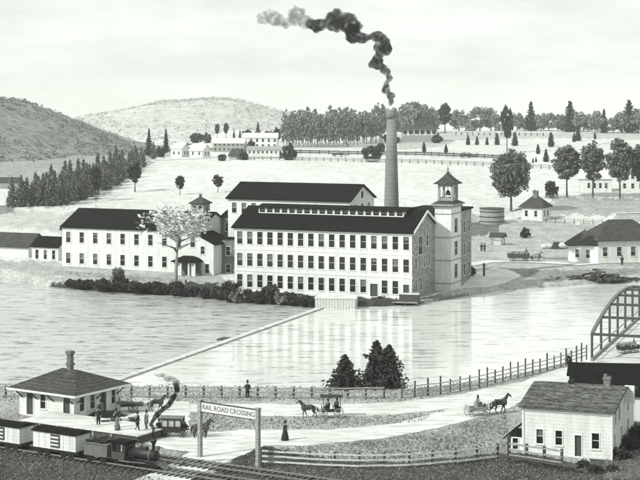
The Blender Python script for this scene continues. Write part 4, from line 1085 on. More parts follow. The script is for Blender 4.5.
# three firs on the near shore
tree_at(NEARF[0], 345, 392, 37, 5.2, 'dense dark fir on the near shore, smallest and leftmost of the three', 1.5, z=1.0, name='fir_tree')
tree_at(NEARF[1], 377, 391, 50, 5.2, 'tallest dark fir on the near shore in the middle of the three', 1.08, z=1.0, name='fir_tree')
tree_at(NEARF[2], 389, 391, 46, 5.2, 'dark fir leaning beside the tallest one, rightmost of the three', 1.1, z=1.0, name='fir_tree')
tree_at(BSH[1], 362, 391, 13, 1.8, 'low dark bush filling the gap between the three shore firs', .9, z=1.0, name='bush', cat='bush')
tree_at(BSH[3], 568, 364, 9, 1.8, 'small dark bush by the fence at the bridge end', .5, z=NB, name='bush', cat='bush')
for i, (x, y, h) in enumerate(((583,470,10),(596,476,12),(620,462,16),(630,452,16),(640,446,20),(612,474,10))):
    tree_at(BSH[i % 4], x, y, h, 1.8, 'weedy bush around the foot of the white corner house', 1.0, z=NB-.3, group='weedy bushes around the corner house', name='bush', cat='bush')
def scatter_on(H, n, size, m, name, seed, per=5, jit=1.5):
    rs = np.random.default_rng(seed); X, Y, Z = H; r, c = X.shape
    i = rs.integers(0, int(r*.62), n); j = rs.integers(0, c-1, n); u = rs.random(n); v = rs.random(n)
    q = np.stack([X[i,j]*(1-u)+X[i,j+1]*u, Y[i,j]*(1-v)+Y[i+1,j]*v, Z[i,j]*(1-u)*(1-v)+Z[i,j+1]*u*(1-v)+Z[i+1,j]*(1-u)*v+Z[i+1,j+1]*u*v], 1)
    keep = np.sin(q[:,0]*.03+q[:,2]*.2)+np.sin(q[:,0]*.013-q[:,1]*.02)+rs.normal(0, .8, n) > -.3; q = q[keep]
    q = np.repeat(q, per, 0)+rs.normal(0, jit, (len(q)*per, 3))*np.array([1,1,.5])+np.array([0,0,jit*.6])
    o = bpy.data.objects.new(name, leaf_mesh(name, q, size, m, .6, rs=rs)); COL.objects.link(o); tag(o, kind='stuff')
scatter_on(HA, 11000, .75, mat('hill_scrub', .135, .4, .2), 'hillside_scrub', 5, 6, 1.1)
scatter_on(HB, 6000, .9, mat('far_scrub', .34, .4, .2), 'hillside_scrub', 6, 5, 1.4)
def grass():
    rs = np.random.default_rng(9); n = 45000
    px = rs.uniform(-60, 700, n); py = rs.uniform(372, 500, n); D = FPX*(CH-NB)/(py-YH); X = (px-320)/FPX*D
    polys = [[(-60,376),(590,372),(560,366),(402,402),(-60,402)], [(188,413),(260,417),(400,416),(448,410),(420,422),(330,429),(240,429),(188,434)], [(262,449),(330,446),(430,434),(506,411),(510,480),(262,480)], [(-60,444),(0,449),(100,466),(190,486),(190,520),(-60,520)], [(235,462),(262,449),(700,470),(700,520),(205,520)], [(606,440),(645,405),(700,405),(700,480),(606,480)]]
    k = np.zeros(n, bool)
    for p in polys: k |= inside(np.array(p, float), px, py)
    k &= sdist(WPOLY, X, D) > .7
    for nm, m, f in (('grass', mat('dark_grass_blades', .12, .5, 1, world=True), 0), ('grass', mat('pale_grass_blades', .19, .3, 1, world=True), 1)):
        kk = k & ((np.arange(n) % 4 == 0) == bool(f))
        q = np.stack([X[kk], D[kk], NB+.06+.08*rs.random(kk.sum())], 1)
        o = bpy.data.objects.new(nm, leaf_mesh(nm, q, .095, m, 1.6, rs=rs)); COL.objects.link(o); tag(o, kind='stuff')
grass()
print('TREES OK')

# ------------------------------------------------------------------ people and horses
def skin_mesh(name, joints, edges, root, m, sub=1):
    keys = list(joints); me = bpy.data.meshes.new(name)
    me.from_pydata([joints[k][0] for k in keys], [(keys.index(a), keys.index(b)) for a, b in edges], [])
    o = bpy.data.objects.new(name, me); COL.objects.link(o); sk = o.modifiers.new('s', 'SKIN'); sk.branch_smoothing = .3
    for i, k in enumerate(keys):
        r = joints[k][1]; r = (r, r) if isinstance(r, (int, float)) else r
        me.skin_vertices[0].data[i].radius = r; me.skin_vertices[0].data[i].use_root = (k == root)
    ss = o.modifiers.new('u', 'SUBSURF'); ss.levels = sub; ss.render_levels = sub
    bpy.context.view_layer.update()
    dg = bpy.context.evaluated_depsgraph_get(); out = bpy.data.meshes.new_from_object(o.evaluated_get(dg))
    bpy.data.objects.remove(o); out.materials.clear(); out.materials.append(m)
    out.polygons.foreach_set('use_smooth', [True]*len(out.polygons)); return out
def lathe(name, prof, m, k=12, sy=1.0):
    b = MB(); n0 = 0
    rows = []
    for r, z in prof:
        rows.append(len(b.v)); b.v += [(r*math.cos(6.2832*j/k), r*sy*math.sin(6.2832*j/k), z) for j in range(k)]
    for a, c in zip(rows[:-1], rows[1:]):
        for j in range(k): b.f.append((a+j, a+(j+1)%k, c+(j+1)%k, c+j))
    b.f.append(tuple(rows[0]+j for j in range(k))[::-1]); b.f.append(tuple(rows[-1]+j for j in range(k)))
    o = b.build(name, m, None, True); me = o.data; bpy.data.objects.remove(o); return me
def person_meshes(pose):
    J = {'pel':((0,0,.95),(.15,.11)), 'ch':((0,-.01,1.28),(.17,.12)), 'sh':((0,0,1.44),(.13,.09)), 'nk':((0,-.01,1.52),.055), 'hd':((0,-.03,1.62),.085), 'tp':((0,-.02,1.72),.075)}
    E = [('pel','ch'),('ch','sh'),('sh','nk'),('nk','hd'),('hd','tp')]
    for s, sd in ((-1,'l'),(1,'r')):
        sw = s*.13 if pose == 'walk' else 0
        if pose == 'sit': leg = [((s*.10,-.02,.9),.085),((s*.12,-.45,.92),.07),((s*.12,-.5,.5),.05),((s*.12,-.62,.46),.045)]
        else: leg = [((s*.10,0,.86),.09),((s*.11,-.03+sw*.6,.48),.065),((s*.12,.02+sw*1.7,.08),.045),((s*.13,-.12+sw*1.7,.04),.04)]
        arm = [((s*.21,0,1.42),.06),((s*.27,.03-sw*.6,1.15),.048),((s*.24,-.1-sw,.92),.036)]
        if pose == 'sit': arm = [((s*.21,0,1.42),.06),((s*.27,-.08,1.16),.048),((s*.14,-.36,1.12),.036)]
        if pose == 'pole' and s > 0: arm = [((.21,0,1.42),.06),((.33,-.14,1.22),.048),((.34,-.32,1.42),.036)]
        ns = ['hip','kn','an','to']; prev = 'pel'
        for n, q in zip(ns, leg): J[n+sd] = q; E.append((prev, n+sd)); prev = n+sd
        prev = 'sh'
        for n, q in zip(['so','el','wr'], arm): J[n+sd] = q; E.append((prev, n+sd)); prev = n+sd
        w = Vector(J['wr'+sd][0]); e = Vector(J['el'+sd][0]); d = (w-e).normalized()
        side = Vector((1,0,0))
        for f in range(5):
            o = (f-1.5)*.018 if f < 4 else -.04*s
            b0 = w+d*.05+side*o; J[f'f{f}a'+sd] = (tuple(b0), .011); J[f'f{f}b'+sd] = (tuple(b0+d*(.05 if f < 4 else .03)+Vector((0,-.01,-.01))), .008)
            E += [('wr'+sd, f'f{f}a'+sd), (f'f{f}a'+sd, f'f{f}b'+sd)]
    return skin_mesh('body', J, E, 'pel', SKIN)
PM = {}
def coat_mesh(kind, pose, m):
    k = (kind, pose, m.name)
    if k in PM: return PM[k]
    s = 'sit' == pose
    if kind == 'dress': me = lathe('dress', [(.38,.03),(.34,.4),(.2,.95),(.16,1.08),(.2,1.28),(.19,1.42),(.07,1.52)], m, 14, .85)
    elif s:
        b = MB(); b.tube([(0,.02,.84),(0,.02,1.0),(0,0,1.3),(0,0,1.44),(0,0,1.51)], [.2,.2,.22,.17,.07], 12)
        for q in (-1,1):
            b.tube([(q*.11,0,.92),(q*.12,-.46,.93),(q*.12,-.5,.55)], [.11,.09,.07], 8); b.tube([(q*.2,0,1.42),(q*.27,-.08,1.16),(q*.16,-.32,1.12)], [.08,.065,.05], 8)
        o = b.build('clothing', m, None, True); me = o.data; bpy.data.objects.remove(o)
    else:
        b = MB(); b.tube([(0,0,.6),(0,0,.98),(0,0,1.3),(0,0,1.44),(0,0,1.51)], [.2,.18,.21,.17,.07], 12)
        for q in (-1,1):
            sw = q*.13 if pose == 'walk' else 0
            b.tube([(q*.10,0,.86),(q*.11,-.03+sw*.6,.48),(q*.12,.02+sw*1.7,.1)], [.11,.085,.065], 8)
            arm = [(q*.19,0,1.42),(q*.27,.03-sw*.6,1.15),(q*.245,-.08-sw,.96)]
            if pose == 'pole' and q > 0: arm = [(.19,0,1.42),(.33,-.14,1.22),(.34,-.3,1.4)]
            b.tube(arm, [.085,.065,.05], 8)
        o = b.build('clothing', m, None, True); me = o.data; bpy.data.objects.remove(o)
    PM[k] = me; return me
HAT = lathe('hat', [(.17,1.72),(.17,1.735),(.1,1.74),(.1,1.9),(.09,1.92)], CLOTHD, 14)
HAIR = lathe('hair', [(.06,1.56),(.098,1.62),(.1,1.7),(.07,1.76),(.02,1.78)], CLOTHD, 10)
def person(loc, rz, label, pose='stand', coat='coat', m=CLOTHD, hat=True, s=1.0, group=None):
    if ('b', pose) not in PM: PM[('b', pose)] = person_meshes(pose)
    r = empty('person', loc, rz, label, 'person', group); r.scale = (s,s,s)
    bo = link_mesh('body', PM[('b', pose)], r)
    if ('face', 0) not in PM:
        f = MB(); f.tube([(0,-.115,1.635),(0,-.14,1.61),(0,-.115,1.6)], [.008,.014,.008], 5); o = f.build('face', SKIN); PM[('face',0)] = o.data; bpy.data.objects.remove(o)
        f = MB(); 
        for q in (-1,1): f.tube([(q*.032,-.112,1.65),(q*.032,-.122,1.65)], .01, 5)
        f.box(-.025,.025,-.118,-.108,1.575,1.583); o = f.build('eyes_and_mouth', CLOTHD); PM[('face',1)] = o.data; bpy.data.objects.remove(o)
    link_mesh('nose', PM[('face',0)], bo); link_mesh('eyes_and_mouth', PM[('face',1)], bo)
    link_mesh('clothing', coat_mesh(coat, pose, m), r); link_mesh('hair', HAIR, r)
    if hat: link_mesh('hat', HAT, r)
    return r
def horse_mesh(pose, m):
    # faces +x, ground at z=0, 1.55 m at the withers
    J = {'rump':((-.62,0,1.28),(.27,.27)), 'belly':((-.1,0,1.2),(.27,.29)), 'ch':((.42,0,1.22),(.24,.31)), 'wi':((.62,0,1.38),(.16,.22)), 'n1':((.88,0,1.68),(.10,.17)), 'n2':((1.05,0,1.95),(.085,.12)), 'hd':((1.16,0,2.02),(.085,.10)), 'mz':((1.42,0,1.80),(.06,.07)), 'ns':((1.52,0,1.70),(.05,.055)), 'dk':((-.86,0,1.32),(.12,.14))}
    E = [('belly','rump'),('belly','ch'),('ch','wi'),('wi','n1'),('n1','n2'),('n2','hd'),('hd','mz'),('mz','ns'),('rump','dk')]
    for s, sd in ((-1,'l'),(1,'r')):
        J['ear'+sd] = ((1.10,s*.07,2.17),.022); E.append(('hd','ear'+sd))
        a = {'walk':.2*s, 'trot':.32*s, 'stand':0}[pose]
        fr = [((.5,s*.15,1.0),.12),((.52+a*.5,s*.16,.74),.07),((.5+a*1.0,s*.16,.42),.045),((.48+a*1.1-(.12 if a > 0 else 0),s*.16,.12),.038),((.52+a*1.15-(.12 if a > 0 else 0),s*.16,.03),.055)]
        hi = [((-.62,s*.16,1.0),.16),((-.52-a*.4,s*.17,.80),.09),((-.80-a*.7,s*.17,.48),.05),((-.74-a*1.1,s*.17,.13),.04),((-.69-a*1.1,s*.17,.03),.055)]
        for nm, ch, root in (('f',fr,'ch'),('h',hi,'rump')):
            pv = root
            for i, q in enumerate(ch): J[f'{nm}{i}{sd}'] = q; E.append((pv, f'{nm}{i}{sd}')); pv = f'{nm}{i}{sd}'
    for q in list(J):
        c, r0 = J[q]; k = 1.3 if q[0] in 'fh' and q != 'hd' else 1.15
        J[q] = (c, (r0[0]*k, r0[1]*k) if isinstance(r0, tuple) else r0*k)
    return skin_mesh('body', J, E, 'belly', m)
HM = {}
def horse(loc, rz, label, pose='walk', m=HORSED, s=1.0, group=None, harness=True):
    k = (pose, m.name)
    if k not in HM: HM[k] = horse_mesh(pose, m)
    r = empty('horse', loc, rz, label, 'horse', group); r.scale = (s,s,s)
    link_mesh('body', HM[k], r)
    if 'mane' not in HM:
        b = MB(); b.quad((.66,.02,1.62),(.9,.02,1.86),(1.08,.02,2.12),(1.0,.02,1.96),(.8,.02,1.66)); b.beam((.62,.0,1.56),(.86,0,1.88),.05,.16); b.beam((.86,0,1.88),(1.06,0,2.12),.045,.12); o = b.build('mane', CLOTHD); HM['mane'] = o.data; bpy.data.objects.remove(o)
        b = MB(); b.tube([(-.9,0,1.36),(-1.06,0,1.2),(-1.1,0,.85),(-1.06,0,.55)], [.04,.07,.08,.02], 7); o = b.build('tail', CLOTHD, None, True); HM['tail'] = o.data; bpy.data.objects.remove(o)
        b = MB(); b.tube([(.56,0,.92),(.6,.0,1.25),(.62,0,1.62)], [.3,.34,.2], 12, False)
        for q in (-1,1): b.beam((.55,q*.31,1.2),(-1.3,q*.36,1.0),.05,.06)
        b.beam((-.05,0,1.53),(-.05,.0,1.56),.3,.06); b.beam((1.2,.1,1.9),(.1,.12,1.56),.02); o = b.build('harness', WOODD); HM['har'] = o.data; bpy.data.objects.remove(o)
    link_mesh('mane', HM['mane'], r); link_mesh('tail', HM['tail'], r)
    if harness: link_mesh('harness', HM['har'], r)
    return r
# vehicles: local +x is forward, ground z=0
def veh(name, p, rz, label, cat, s=1.): r = empty(name, p, rz, label, cat); r.scale = (s,s,s); return r
def offs(r, x, y, z=0):
    m = Matrix.Rotation(r.rotation_euler.z, 4, 'Z') @ Matrix.Diagonal((r.scale.x,)*3+(1,)); m.translation = r.location; return m @ Vector((x,y,z))
def wheels(r, xs, ys, rads, m=WOODD):
    for x, rd in zip(xs, rads):
        for y in ys: wheel(r, x, y, rd, rd, m)
        MB().box(x-.05,x+.05,ys[0],ys[1],rd-.05,rd+.05).build('axle', IRON, r)
def shafts(r, x0, z, L=2.2):
    b = MB()
    for y in (-.42,.42): b.beam((x0,y,z),(x0+L,y,z+.35),.06)
    b.build('shaft', WOODD, r)
Z = math.pi
# 1 covered buggy, heading left on the upper road
def covered_buggy():
    p = P(331, 417.5, NB); r = veh('covered_buggy', p, Z, 'black canopied buggy on the upper road in front of the small fir', 'carriage', .82)
    wheels(r, (-.95,.95), (-.7,.7), (.62,.55), WOODG)
    b = MB(); b.box(-1.2,1.2,-.55,.55,.75,.95); b.box(-1.2,-1.1,-.55,.55,.95,1.5); b.box(-1.1,-.45,-.55,.55,.95,1.25); b.box(.15,.75,-.55,.55,.95,1.25); b.box(1.1,1.2,-.55,.55,.95,1.45); b.box(-.5,-.42,-.55,.55,1.25,1.8); b.build('body', CLOTHD, r)
    q = MB()
    for x in (-1.15,.95):
        for y in (-.52,.52): q.beam((x,y,.95),(x,y,2.6),.06)
    q.build('canopy_post', IRON, r)
    MB().box(-1.45,1.35,-.72,.72,2.6,2.72).build('canopy', CLOTHD, r); MB().box(-1.18,-1.12,-.52,.52,1.5,2.6).build('rear_curtain', CLOTHD, r)
    shafts(r, 1.2, .75)
    person(offs(r,.35,.2,.42), r.rotation_euler.z+Z/2, 'driver in dark coat seated at the front of the canopied buggy', 'sit', m=CLOTHD, s=.85)
    person(offs(r,-.75,-.2,.42), r.rotation_euler.z+Z/2, 'passenger in grey seated at the back of the canopied buggy', 'sit', m=CLOTHM, s=.85)
    horse(offs(r,2.75,0), r.rotation_euler.z, 'dark horse pulling the canopied buggy to the left', 'walk', HORSED, .84)
    return r
covered_buggy()
# 2 open carriage going right
def open_carriage():
    p = P(477, 415.5, NB); r = veh('open_carriage', p, R(22), 'open two seat carriage with flat body on the road left of the corner house', 'carriage', .8)
    wheels(r, (-.95,1.0), (-.7,.7), (.6,.5), WOODG)
    b = MB(); b.box(-1.4,1.3,-.6,.6,.7,.86); b.box(-1.4,1.3,-.6,-.54,.86,1.15); b.box(-1.4,1.3,.54,.6,.86,1.15); b.box(-1.42,-1.34,-.6,.6,.86,1.4); b.box(-.1,.5,-.5,.5,.86,1.25); b.box(-.2,-.1,-.5,.5,1.25,1.75); b.box(1.22,1.3,-.6,.6,.86,1.4); b.build('body', WOODG, r)
    shafts(r, 1.3, .7)
    person(offs(r,.25,.25,.42), r.rotation_euler.z+Z/2, 'person in dark coat seated on the far side of the open carriage', 'sit', m=CLOTHD, s=.9)
    person(offs(r,-.0,-.28,.42), r.rotation_euler.z+Z/2, 'person in grey coat seated on the near side of the open carriage', 'sit', m=CLOTHM, s=.9)
    horse(offs(r,3.2,0), r.rotation_euler.z, 'grey and dark horse trotting right in front of the open carriage', 'trot', HORSED, .95)
open_carriage()
# 3 coach near the gateway sign
def coach():
    p = P(174, 436.5, NB); r = veh('coach', p, R(-6), 'dark boxy horse coach with windows standing on the station yard left of the gateway sign', 'coach', .8)
    wheels(r, (-1.0,1.1), (-.75,.75), (.6,.45))
    b = MB(); b.box(-1.5,1.0,-.75,.75,.6,1.3)
    for x in (-1.5,-.7,.1,.9):
        for y in (-.75,.67): b.box(x,x+.1,y,y+.08,1.3,2.1)
    b.box(-1.5,1.0,-.75,.75,2.1,2.25); b.box(1.0,1.5,-.6,.6,.8,1.2); b.build('body', CLOTHD, r)
    MB().box(-1.38,.9,-.62,.62,1.3,2.1).build('window_glass', mat('pale_coach_blind', .4, .2, 2), r)
    MB().box(-1.7,1.2,-.88,.88,2.25,2.35).build('roof', IRONG, r)
    person(offs(r,1.2,0,.3), r.rotation_euler.z+Z/2, 'coachman in dark coat seated on the front of the boxy coach', 'sit', s=.85)
    horse(offs(r,3.2,.5), r.rotation_euler.z, 'dark horse in the coach team, on the far side', 'walk', HORSED, .8)
    horse(offs(r,3.35,-.45), r.rotation_euler.z, 'dark horse in the coach team, on the near side', 'stand', HORSED, .85)
coach()
# 4 cart with poles near the fence
def hay_cart():
    p = P(133, 412, NB); r = veh('cart', p, R(8), 'low two wheeled cart with a tall pole behind the railway smoke, near the shore fence', 'cart', .8)
    wheels(r, (0,), (-.7,.7), (.65,))
    b = MB(); b.box(-1.6,1.3,-.65,.65,.8,.92); b.beam((-1.9,-.6,1.4),(1.4,-.6,1.1),.08); b.beam((-1.9,.6,1.4),(1.4,.6,1.1),.08); b.build('body', WOODD, r)
    l = MB()
    for k in range(14): l.beam((-2.0+random.uniform(-.2,.2),random.uniform(-.5,.5),1.0+.03*k),(1.3,random.uniform(-.5,.5),.95+.03*k),.1)
    l.build('load', WOODG, r); MB().beam((-.2,0,.9),(-.2,0,3.2),.07).build('pole', WOODD, r)
    shafts(r, 1.3, .8)
    horse(offs(r,3.0,0), r.rotation_euler.z, 'dark horse harnessed to the low cart by the shore fence', 'walk', HORSED, .8)
hay_cart()
def baggage_cart():
    p = P(120, 429, NB); r = veh('baggage_cart', p, R(20), 'long low baggage cart loaded with dark crates beside the station platform', 'cart', .9)
    wheels(r, (-1.4,1.4), (-.5,.5), (.3,.3)); MB().box(-2.2,2.2,-.55,.55,.45,.55).build('bed', WOODP, r)
    for i, (x, w, h, m) in enumerate(((-1.6,.45,.5,WOODD),(-.5,.5,.7,WOODD),(.6,.45,.45,WOODG),(1.5,.5,.6,WOODD))):
        q = offs(r, x, 0, .55); c = MB(); c.box(-w,w,-.4,.4,0,h); c.box(-w-.02,w+.02,-.42,.42,h*.45,h*.55)
        o = c.build('crate', m); o.location = q; o.rotation_euler.z = r.rotation_euler.z; o.scale = (.9,)*3
        tag(o, ['dark crate at the rear end of the baggage cart, first from the left','tall dark crate second from the left on the baggage cart','pale grey crate third on the baggage cart','dark crate at the right end of the baggage cart'][i], 'crate')
baggage_cart()
def lumber():
    p = P(104, 417, NB); r = veh('lumber_pile', p, R(14), 'dark wedge of stacked lumber at the right end of the station', 'lumber pile'); b = MB()
    for k in range(22): z = .08+.13*(k//5); b.beam((-2.2+.35*(k//5),-.5+.25*(k % 5),z),(2.2-.35*(k//5)+random.uniform(-.3,.3),-.5+.25*(k % 5),z),.22,.11)
    b.build('planks', WOODD, r)
lumber()
# 5 wagon and team on the far shore road
def wagon(px, py, label, rz, s=1., load=True, zf=None, team=1, nm='wagon', hl='horse', pose='walk', driver=None, gap=3.6):
    p = PT(px, py) if zf is None else P(px, py, zf); r = veh(nm, p, rz, label, 'wagon', s)
    wheels(r, (-1.4,1.3), (-.85,.85), (.65,.52))
    b = MB(); b.box(-2.3,2.1,-.8,.8,.8,.95); b.box(-2.3,2.1,-.85,-.77,.95,1.6); b.box(-2.3,2.1,.77,.85,.95,1.6); b.box(-2.38,-2.3,-.85,.85,.95,1.6); b.box(2.1,2.18,-.85,.85,.95,1.6); b.build('body', WOODD, r)
    if load:
        l = MB()
        for k in range(40):
            q = random.uniform(.18,.36); l.box(-q,q,-q,q,-q*.7,q*.7, Matrix.Translation((random.uniform(-2,1.6),random.uniform(-.6,.6),random.uniform(1.3,1.95))) @ Matrix.Rotation(random.uniform(0,3),4,'Z'))
        l.build('load', WOODG, r)
    MB().beam((2.1,0,.8),(5.2,0,.95),.1).build('draw_pole', WOODD, r)
    if driver: person(offs(r,1.5,0,1.0), rz+Z/2, driver, 'sit', s=s)
    for k in range(team): horse(offs(r,gap,(-.5+k)*(1.1 if team > 1 else 0)), rz, f'{hl}' + ('' if team == 1 else (', on the near side' if k == 0 else ', on the far side')), pose, HORSED if k else HORSEG, s*.95)
    return r
wagon(519, 261.5, 'dark loaded freight wagon on the far shore track below the cottage', R(-4), .95, team=2, hl='horse drawing the freight wagon on the far shore', driver='driver seated on the loaded freight wagon')
def bridge_wagon():
    q = BR.matrix_basis; m = Matrix.Rotation(BRA, 4, 'Z'); m.translation = BR.location
    p = m @ Vector((7.0, -3.3, .1)); px = 320+FPX*p.x/p.y; py = YH+FPX*(CH-p.z)/p.y
    print('bridge wagon px', px, py)
    r = wagon(px, py, 'dark wagon with driver just on the bridge at the right edge', BRA-.75, .62, load=True, zf=p.z, team=1, hl='pale horse ahead of the bridge wagon', driver='driver sitting upright on the bridge wagon')
bridge_wagon()
wagon(466, 158, 'tiny dark wagon on the hill road above the bell tower', R(4), 1.0, team=1, hl='horse pulling the tiny wagon on the hill road above the bell tower')
wagon(338, 157, 'tiny dark wagon on the hill road behind the rear mill', R(4), 1.0, team=1, hl='horse pulling the tiny wagon on the hill road behind the rear mill')
# people on foot
plat = lambda px, off=9.0: along(px, off, NB+.85)
person(plat(36), 0, 'person in a long dark coat standing on the platform, leftmost of the group', m=CLOTHD)
person(plat(54), R(60), 'person in dark clothes walking on the platform before the middle of the station', 'walk', m=CLOTHD)
person(plat(61, 8.2), R(-30), 'short person in a grey dress near the platform edge', coat='dress', m=CLOTHM, s=.8)
person(plat(76, 9.0), R(80), 'person in a dark coat at the station corner, left of the pair', 'walk', m=CLOTHD)
person(plat(80, 9.8), R(-60), 'person in a grey coat at the station corner, right of the pair', m=CLOTHM)
person(P(101, 418, NB), R(30), 'person in grey standing by the right wall of the station', m=CLOTHM)
person(P(117, 410, NB), 0, 'slim person in dark clothes at the far right corner of the station', m=CLOTHD, s=.95)
person(P(97, 430, NB), R(20), 'person in a pale dress beside the baggage cart', coat='dress', m=mat('pale_cloth', .4, .2, 5), s=.9)
person(P(159, 437, NB), 0, 'person in dark coat standing left of the boxy coach', m=CLOTHD, s=.95)
person(P(285, 440.5, NB), R(10), 'lone woman in a long black dress standing on the lower road', coat='dress', m=CLOTHD, s=1.0)
person(P(247.5, 398.5, NB), 0, 'man in black leaning at the shore fence in the middle', m=CLOTHD, s=1.05)
person(PT(481.5, 252), 0, 'dark figure standing on the far bank path, left of the pair', m=CLOTHD)
person(PT(484.5, 252), R(40), 'dark figure standing on the far bank path, right of the pair', m=CLOTHD)
person(PT(622, 266), 0, 'person in dark coat standing in front of the far right house', m=CLOTHD, s=1.1)
# mooring posts on the pale landing
for i, (x, y, h) in enumerate(((437,279,2.6),(445,279,2.6),(484,276,2.2),(424,294,2.2))):
    q = PT(x, y); m = MB(); m.box(-.18,.18,-.18,.18,-.4,h); m.box(-.24,.24,-.24,.24,h,h+.12); o = m.build('mooring_post', WOODD); o.location = q
    tag(o, ['dark mooring post at the foot of the bell tower, left of the two','dark mooring post at the foot of the bell tower, right of the two','single mooring post on the pale landing path right of the tower','mooring post beside the landing stage at the mill corner'][i], 'post')
lg = MB(); lg.tube([(-2,0,0),(-1,.1,.12),(1,0,.1),(2.2,.1,.02)], [.18,.28,.26,.1], 8); o = lg.build('floating_log', WOODD, None, True); o.location = P(231,340,.05); tag(o, 'dark log floating in the lower river left of the dam', 'log')
print('FIGURES OK')

# ------------------------------------------------------------------ smoke
def smoke_mat(name, dens, v, nsc=.8, lo=.3):
    s = NT(name); s.n.remove(s.b); out = s.n['Material Output']; pv = s.add('ShaderNodeVolumePrincipled')
    tc = s.add('ShaderNodeTexCoord'); n = s.noise(tc.outputs['Object'], nsc, 4, .65)
    s.l.new(s.mr(n, .40, .60, dens*lo, dens*1.8), pv.inputs['Density']); pv.inputs['Color'].default_value = col(v); pv.inputs['Anisotropy'].default_value = .1
    s.l.new(pv.outputs[0], out.inputs['Volume']); return s.m
def smoke(name, path, m, label, voxel, seed, amp, wob=.38):
    rnd = random.Random(seed); b = MB()
    pts = [Vector(p[0]) for p in path]; rs = [p[1] for p in path]
    for i in range(len(pts)-1):
        n = max(2, int((pts[i+1]-pts[i]).length/(min(rs[i], rs[i+1])*.5)))
        for j in range(n):
            t = j/n; r = rs[i]+(rs[i+1]-rs[i])*t; c = pts[i].lerp(pts[i+1], t)+Vector([rnd.uniform(-1,1) for _ in range(3)])*r*wob; q = r*rnd.uniform(.5,.92)
            k1, k2 = 10, 7
            b.tube([(c.x, c.y, c.z-q*math.cos(math.pi*(a+.15)/(k2+.3))) for a in range(k2+1)], [max(.02,q*math.sin(math.pi*(a+.15)/(k2+.3))) for a in range(k2+1)], k1)
    o = b.build(name, m, None, True)
    rm = o.modifiers.new('r','REMESH'); rm.mode = 'VOXEL'; rm.voxel_size = voxel
    tx = bpy.data.textures.new(name,'CLOUDS'); tx.noise_scale = voxel*5
    dm = o.modifiers.new('d','DISPLACE'); dm.texture = tx; dm.strength = amp; dm.mid_level = .5; dm.texture_coords = 'LOCAL'
    bpy.context.view_layer.update(); dg = bpy.context.evaluated_depsgraph_get(); me = bpy.data.meshes.new_from_object(o.evaluated_get(dg)); o.modifiers.clear(); o.data = me
    me.materials.clear(); me.materials.append(m)
    return tag(o, label, 'smoke')
D = STACK_TOP.y; kk = D/FPX
def sp(px, py, dy=0.): return ((px-320)*(D+dy)/FPX, D+dy, CH-(py-YH)*(D+dy)/FPX)
A1 = [(sp(391.5,105),.75),(sp(391,99),.9),(sp(389.5,94),1.0),(sp(386,88),1.15),(sp(388,79),1.05),(sp(384,71),1.1),(sp(376,65),1.3),(sp(378,56),1.4),(sp(386,48),1.5),(sp(384,40),1.3),(sp(372,37),1.2),(sp(360,38),1.6),(sp(350,33),1.7),(sp(343,27),1.5)]
A2 = [(sp(352,21),2.2),(sp(341,21),2.4),(sp(330,24),2.1),(sp(317,26),1.8),(sp(307,21),1.6)]
A3 = [(sp(310,20),1.3),(sp(301,18),1.9),(sp(298,12),1.5),(sp(291,22),1.4),(sp(281,22),1.0),(sp(272,18),1.9),(sp(264,20),1.4),(sp(258,21),.6)]
smoke('chimney_smoke', A1, smoke_mat('dark_smoke', 1.9, .07, 1.3, .35), 'dark twisting smoke column rising from the tall factory chimney', .3, 1, 1.0)
smoke('smoke_cloud', A2, smoke_mat('thick_smoke', 1.3, .10, 1.1, .25), 'thick dark bank of smoke at the top of the plume', .3, 2, 1.3)
smoke('smoke_wisp', A3, smoke_mat('thin_smoke', .55, .3, .9, .02), 'pale thin smoke drifting off at the left end of the plume', .3, 3, 1.5)
D = LOCO_TOP.y; lx, ly = 320+FPX*LOCO_TOP.x/D, YH+FPX*(CH-LOCO_TOP.z)/D
print('LOCO TOP px', lx, ly)
B1 = [(tuple(LOCO_TOP+Vector((0,0,.05))),.17),(sp(lx,ly-10),.22),(sp(151,424),.26),(sp(155,417),.3),(sp(163,410),.34),(sp(171,402),.38),(sp(176,394),.38),(sp(177,388),.34),(sp(175,383),.3)]
B2 = [(sp(176,384),.4),(sp(171,379),.34),(sp(163,376),.26),(sp(154,374),.16)]
smoke('locomotive_smoke', B1, smoke_mat('loco_smoke', 7, .05, 3.5, .3), 'narrow black ribbon of smoke rising from the locomotive and leaning right', .09, 4, .12, .15)
smoke('smoke_wisp', B2, smoke_mat('loco_thin_smoke', 2.2, .3, 3), 'thin grey curl of smoke over the shore fence at the top of the locomotive plume', .09, 5, .2)

# ------------------------------------------------------------------ air, sky and sun
SUN_EL, SUN_AZ = 37., -124.    # direction towards the sun measured from +y (view direction), negative = left
hz = MB(); hz.box(-3200, 3200, -60, 6400, -420, 75)
ho = hz.build('haze', TAR); hs = NT('air_haze'); hs.n.remove(hs.b); pv = hs.add('ShaderNodeVolumePrincipled'); pv.inputs['Color'].default_value = (.93,.97,.92,1); pv.inputs['Density'].default_value = .00012; pv.inputs['Anisotropy'].default_value = .2
hs.l.new(pv.outputs[0], hs.n['Material Output'].inputs['Volume']); ho.data.materials.clear(); ho.data.materials.append(hs.m); tag(ho, kind='stuff')
w = bpy.data.worlds.new('World'); S.world = w; w.use_nodes = True; nt = w.node_tree; bg = nt.nodes['Background']
sky = nt.nodes.new('ShaderNodeTexSky'); sky.sky_type = 'NISHITA'; sky.sun_disc = False; sky.sun_elevation = R(SUN_EL); sky.sun_rotation = R(SUN_AZ); sky.dust_density = 4; sky.air_density = 1.0; sky.altitude = 100
bw = nt.nodes.new('ShaderNodeRGBToBW'); nt.links.new(sky.outputs[0], bw.inputs[0])
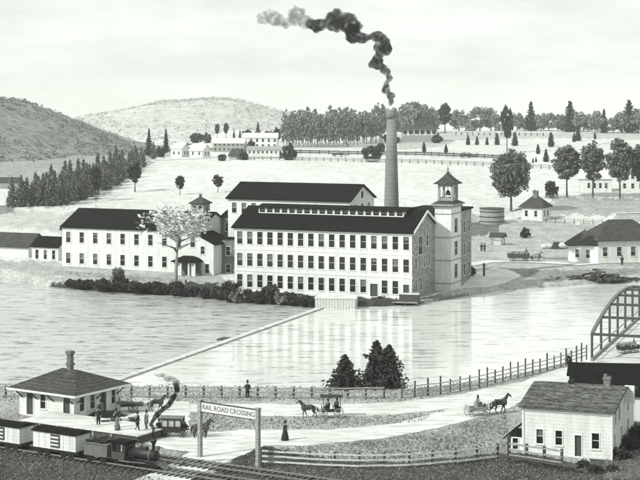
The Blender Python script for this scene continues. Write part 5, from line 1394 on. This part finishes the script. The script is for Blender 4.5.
tc = nt.nodes.new('ShaderNodeTexCoord'); mp = nt.nodes.new('ShaderNodeMapping'); mp.inputs['Scale'].default_value = (1,1,4); nt.links.new(tc.outputs['Generated'], mp.inputs[0])
nz = nt.nodes.new('ShaderNodeTexNoise'); nz.inputs['Scale'].default_value = 9; nz.inputs['Detail'].default_value = 8; nz.inputs['Roughness'].default_value = .6; nt.links.new(mp.outputs[0], nz.inputs['Vector'])
mr = nt.nodes.new('ShaderNodeMapRange'); nt.links.new(nz.outputs[0], mr.inputs[0])
for i, q in enumerate((.35,.65,.9,1.08)): mr.inputs[i+1].default_value = q
mu = nt.nodes.new('ShaderNodeMath'); mu.operation = 'MULTIPLY'; cl = nt.nodes.new('ShaderNodeMixRGB'); cl.inputs[0].default_value = .86; nt.links.new(bw.outputs[0], cl.inputs[1]); cl.inputs[2].default_value = (10,10,10,1)   # thin bright cloud over the clear sky
nt.links.new(cl.outputs[0], mu.inputs[0]); nt.links.new(mr.outputs[0], mu.inputs[1])
cc = nt.nodes.new('ShaderNodeCombineColor')
for i, q in enumerate((.955, 1.0, .945)):
    k = nt.nodes.new('ShaderNodeMath'); k.operation = 'MULTIPLY'; nt.links.new(mu.outputs[0], k.inputs[0]); k.inputs[1].default_value = q; nt.links.new(k.outputs[0], cc.inputs[i])
nt.links.new(cc.outputs[0], bg.inputs['Color']); bg.inputs['Strength'].default_value = .10
sl = bpy.data.lights.new('sun', 'SUN'); so = bpy.data.objects.new('sun', sl); COL.objects.link(so); sl.energy = 3.9; sl.angle = R(.6); sl.color = (1,.99,.95)
az, el = R(SUN_AZ), R(SUN_EL); sd = Vector((math.sin(az)*math.cos(el), math.cos(az)*math.cos(el), math.sin(el)))
so.rotation_euler = sd.to_track_quat('Z', 'Y').to_euler(); so.location = (-60,60,90)
S.view_settings.view_transform = 'Standard'; S.view_settings.look = 'None'; S.view_settings.gamma = 1; S.view_settings.exposure = .12; S.view_settings.use_curve_mapping = False
S.render.engine = 'CYCLES'; S.cycles.max_bounces = 6; S.cycles.volume_bounces = 1; S.cycles.volume_step_rate = 2
S.cycles.use_denoising = True
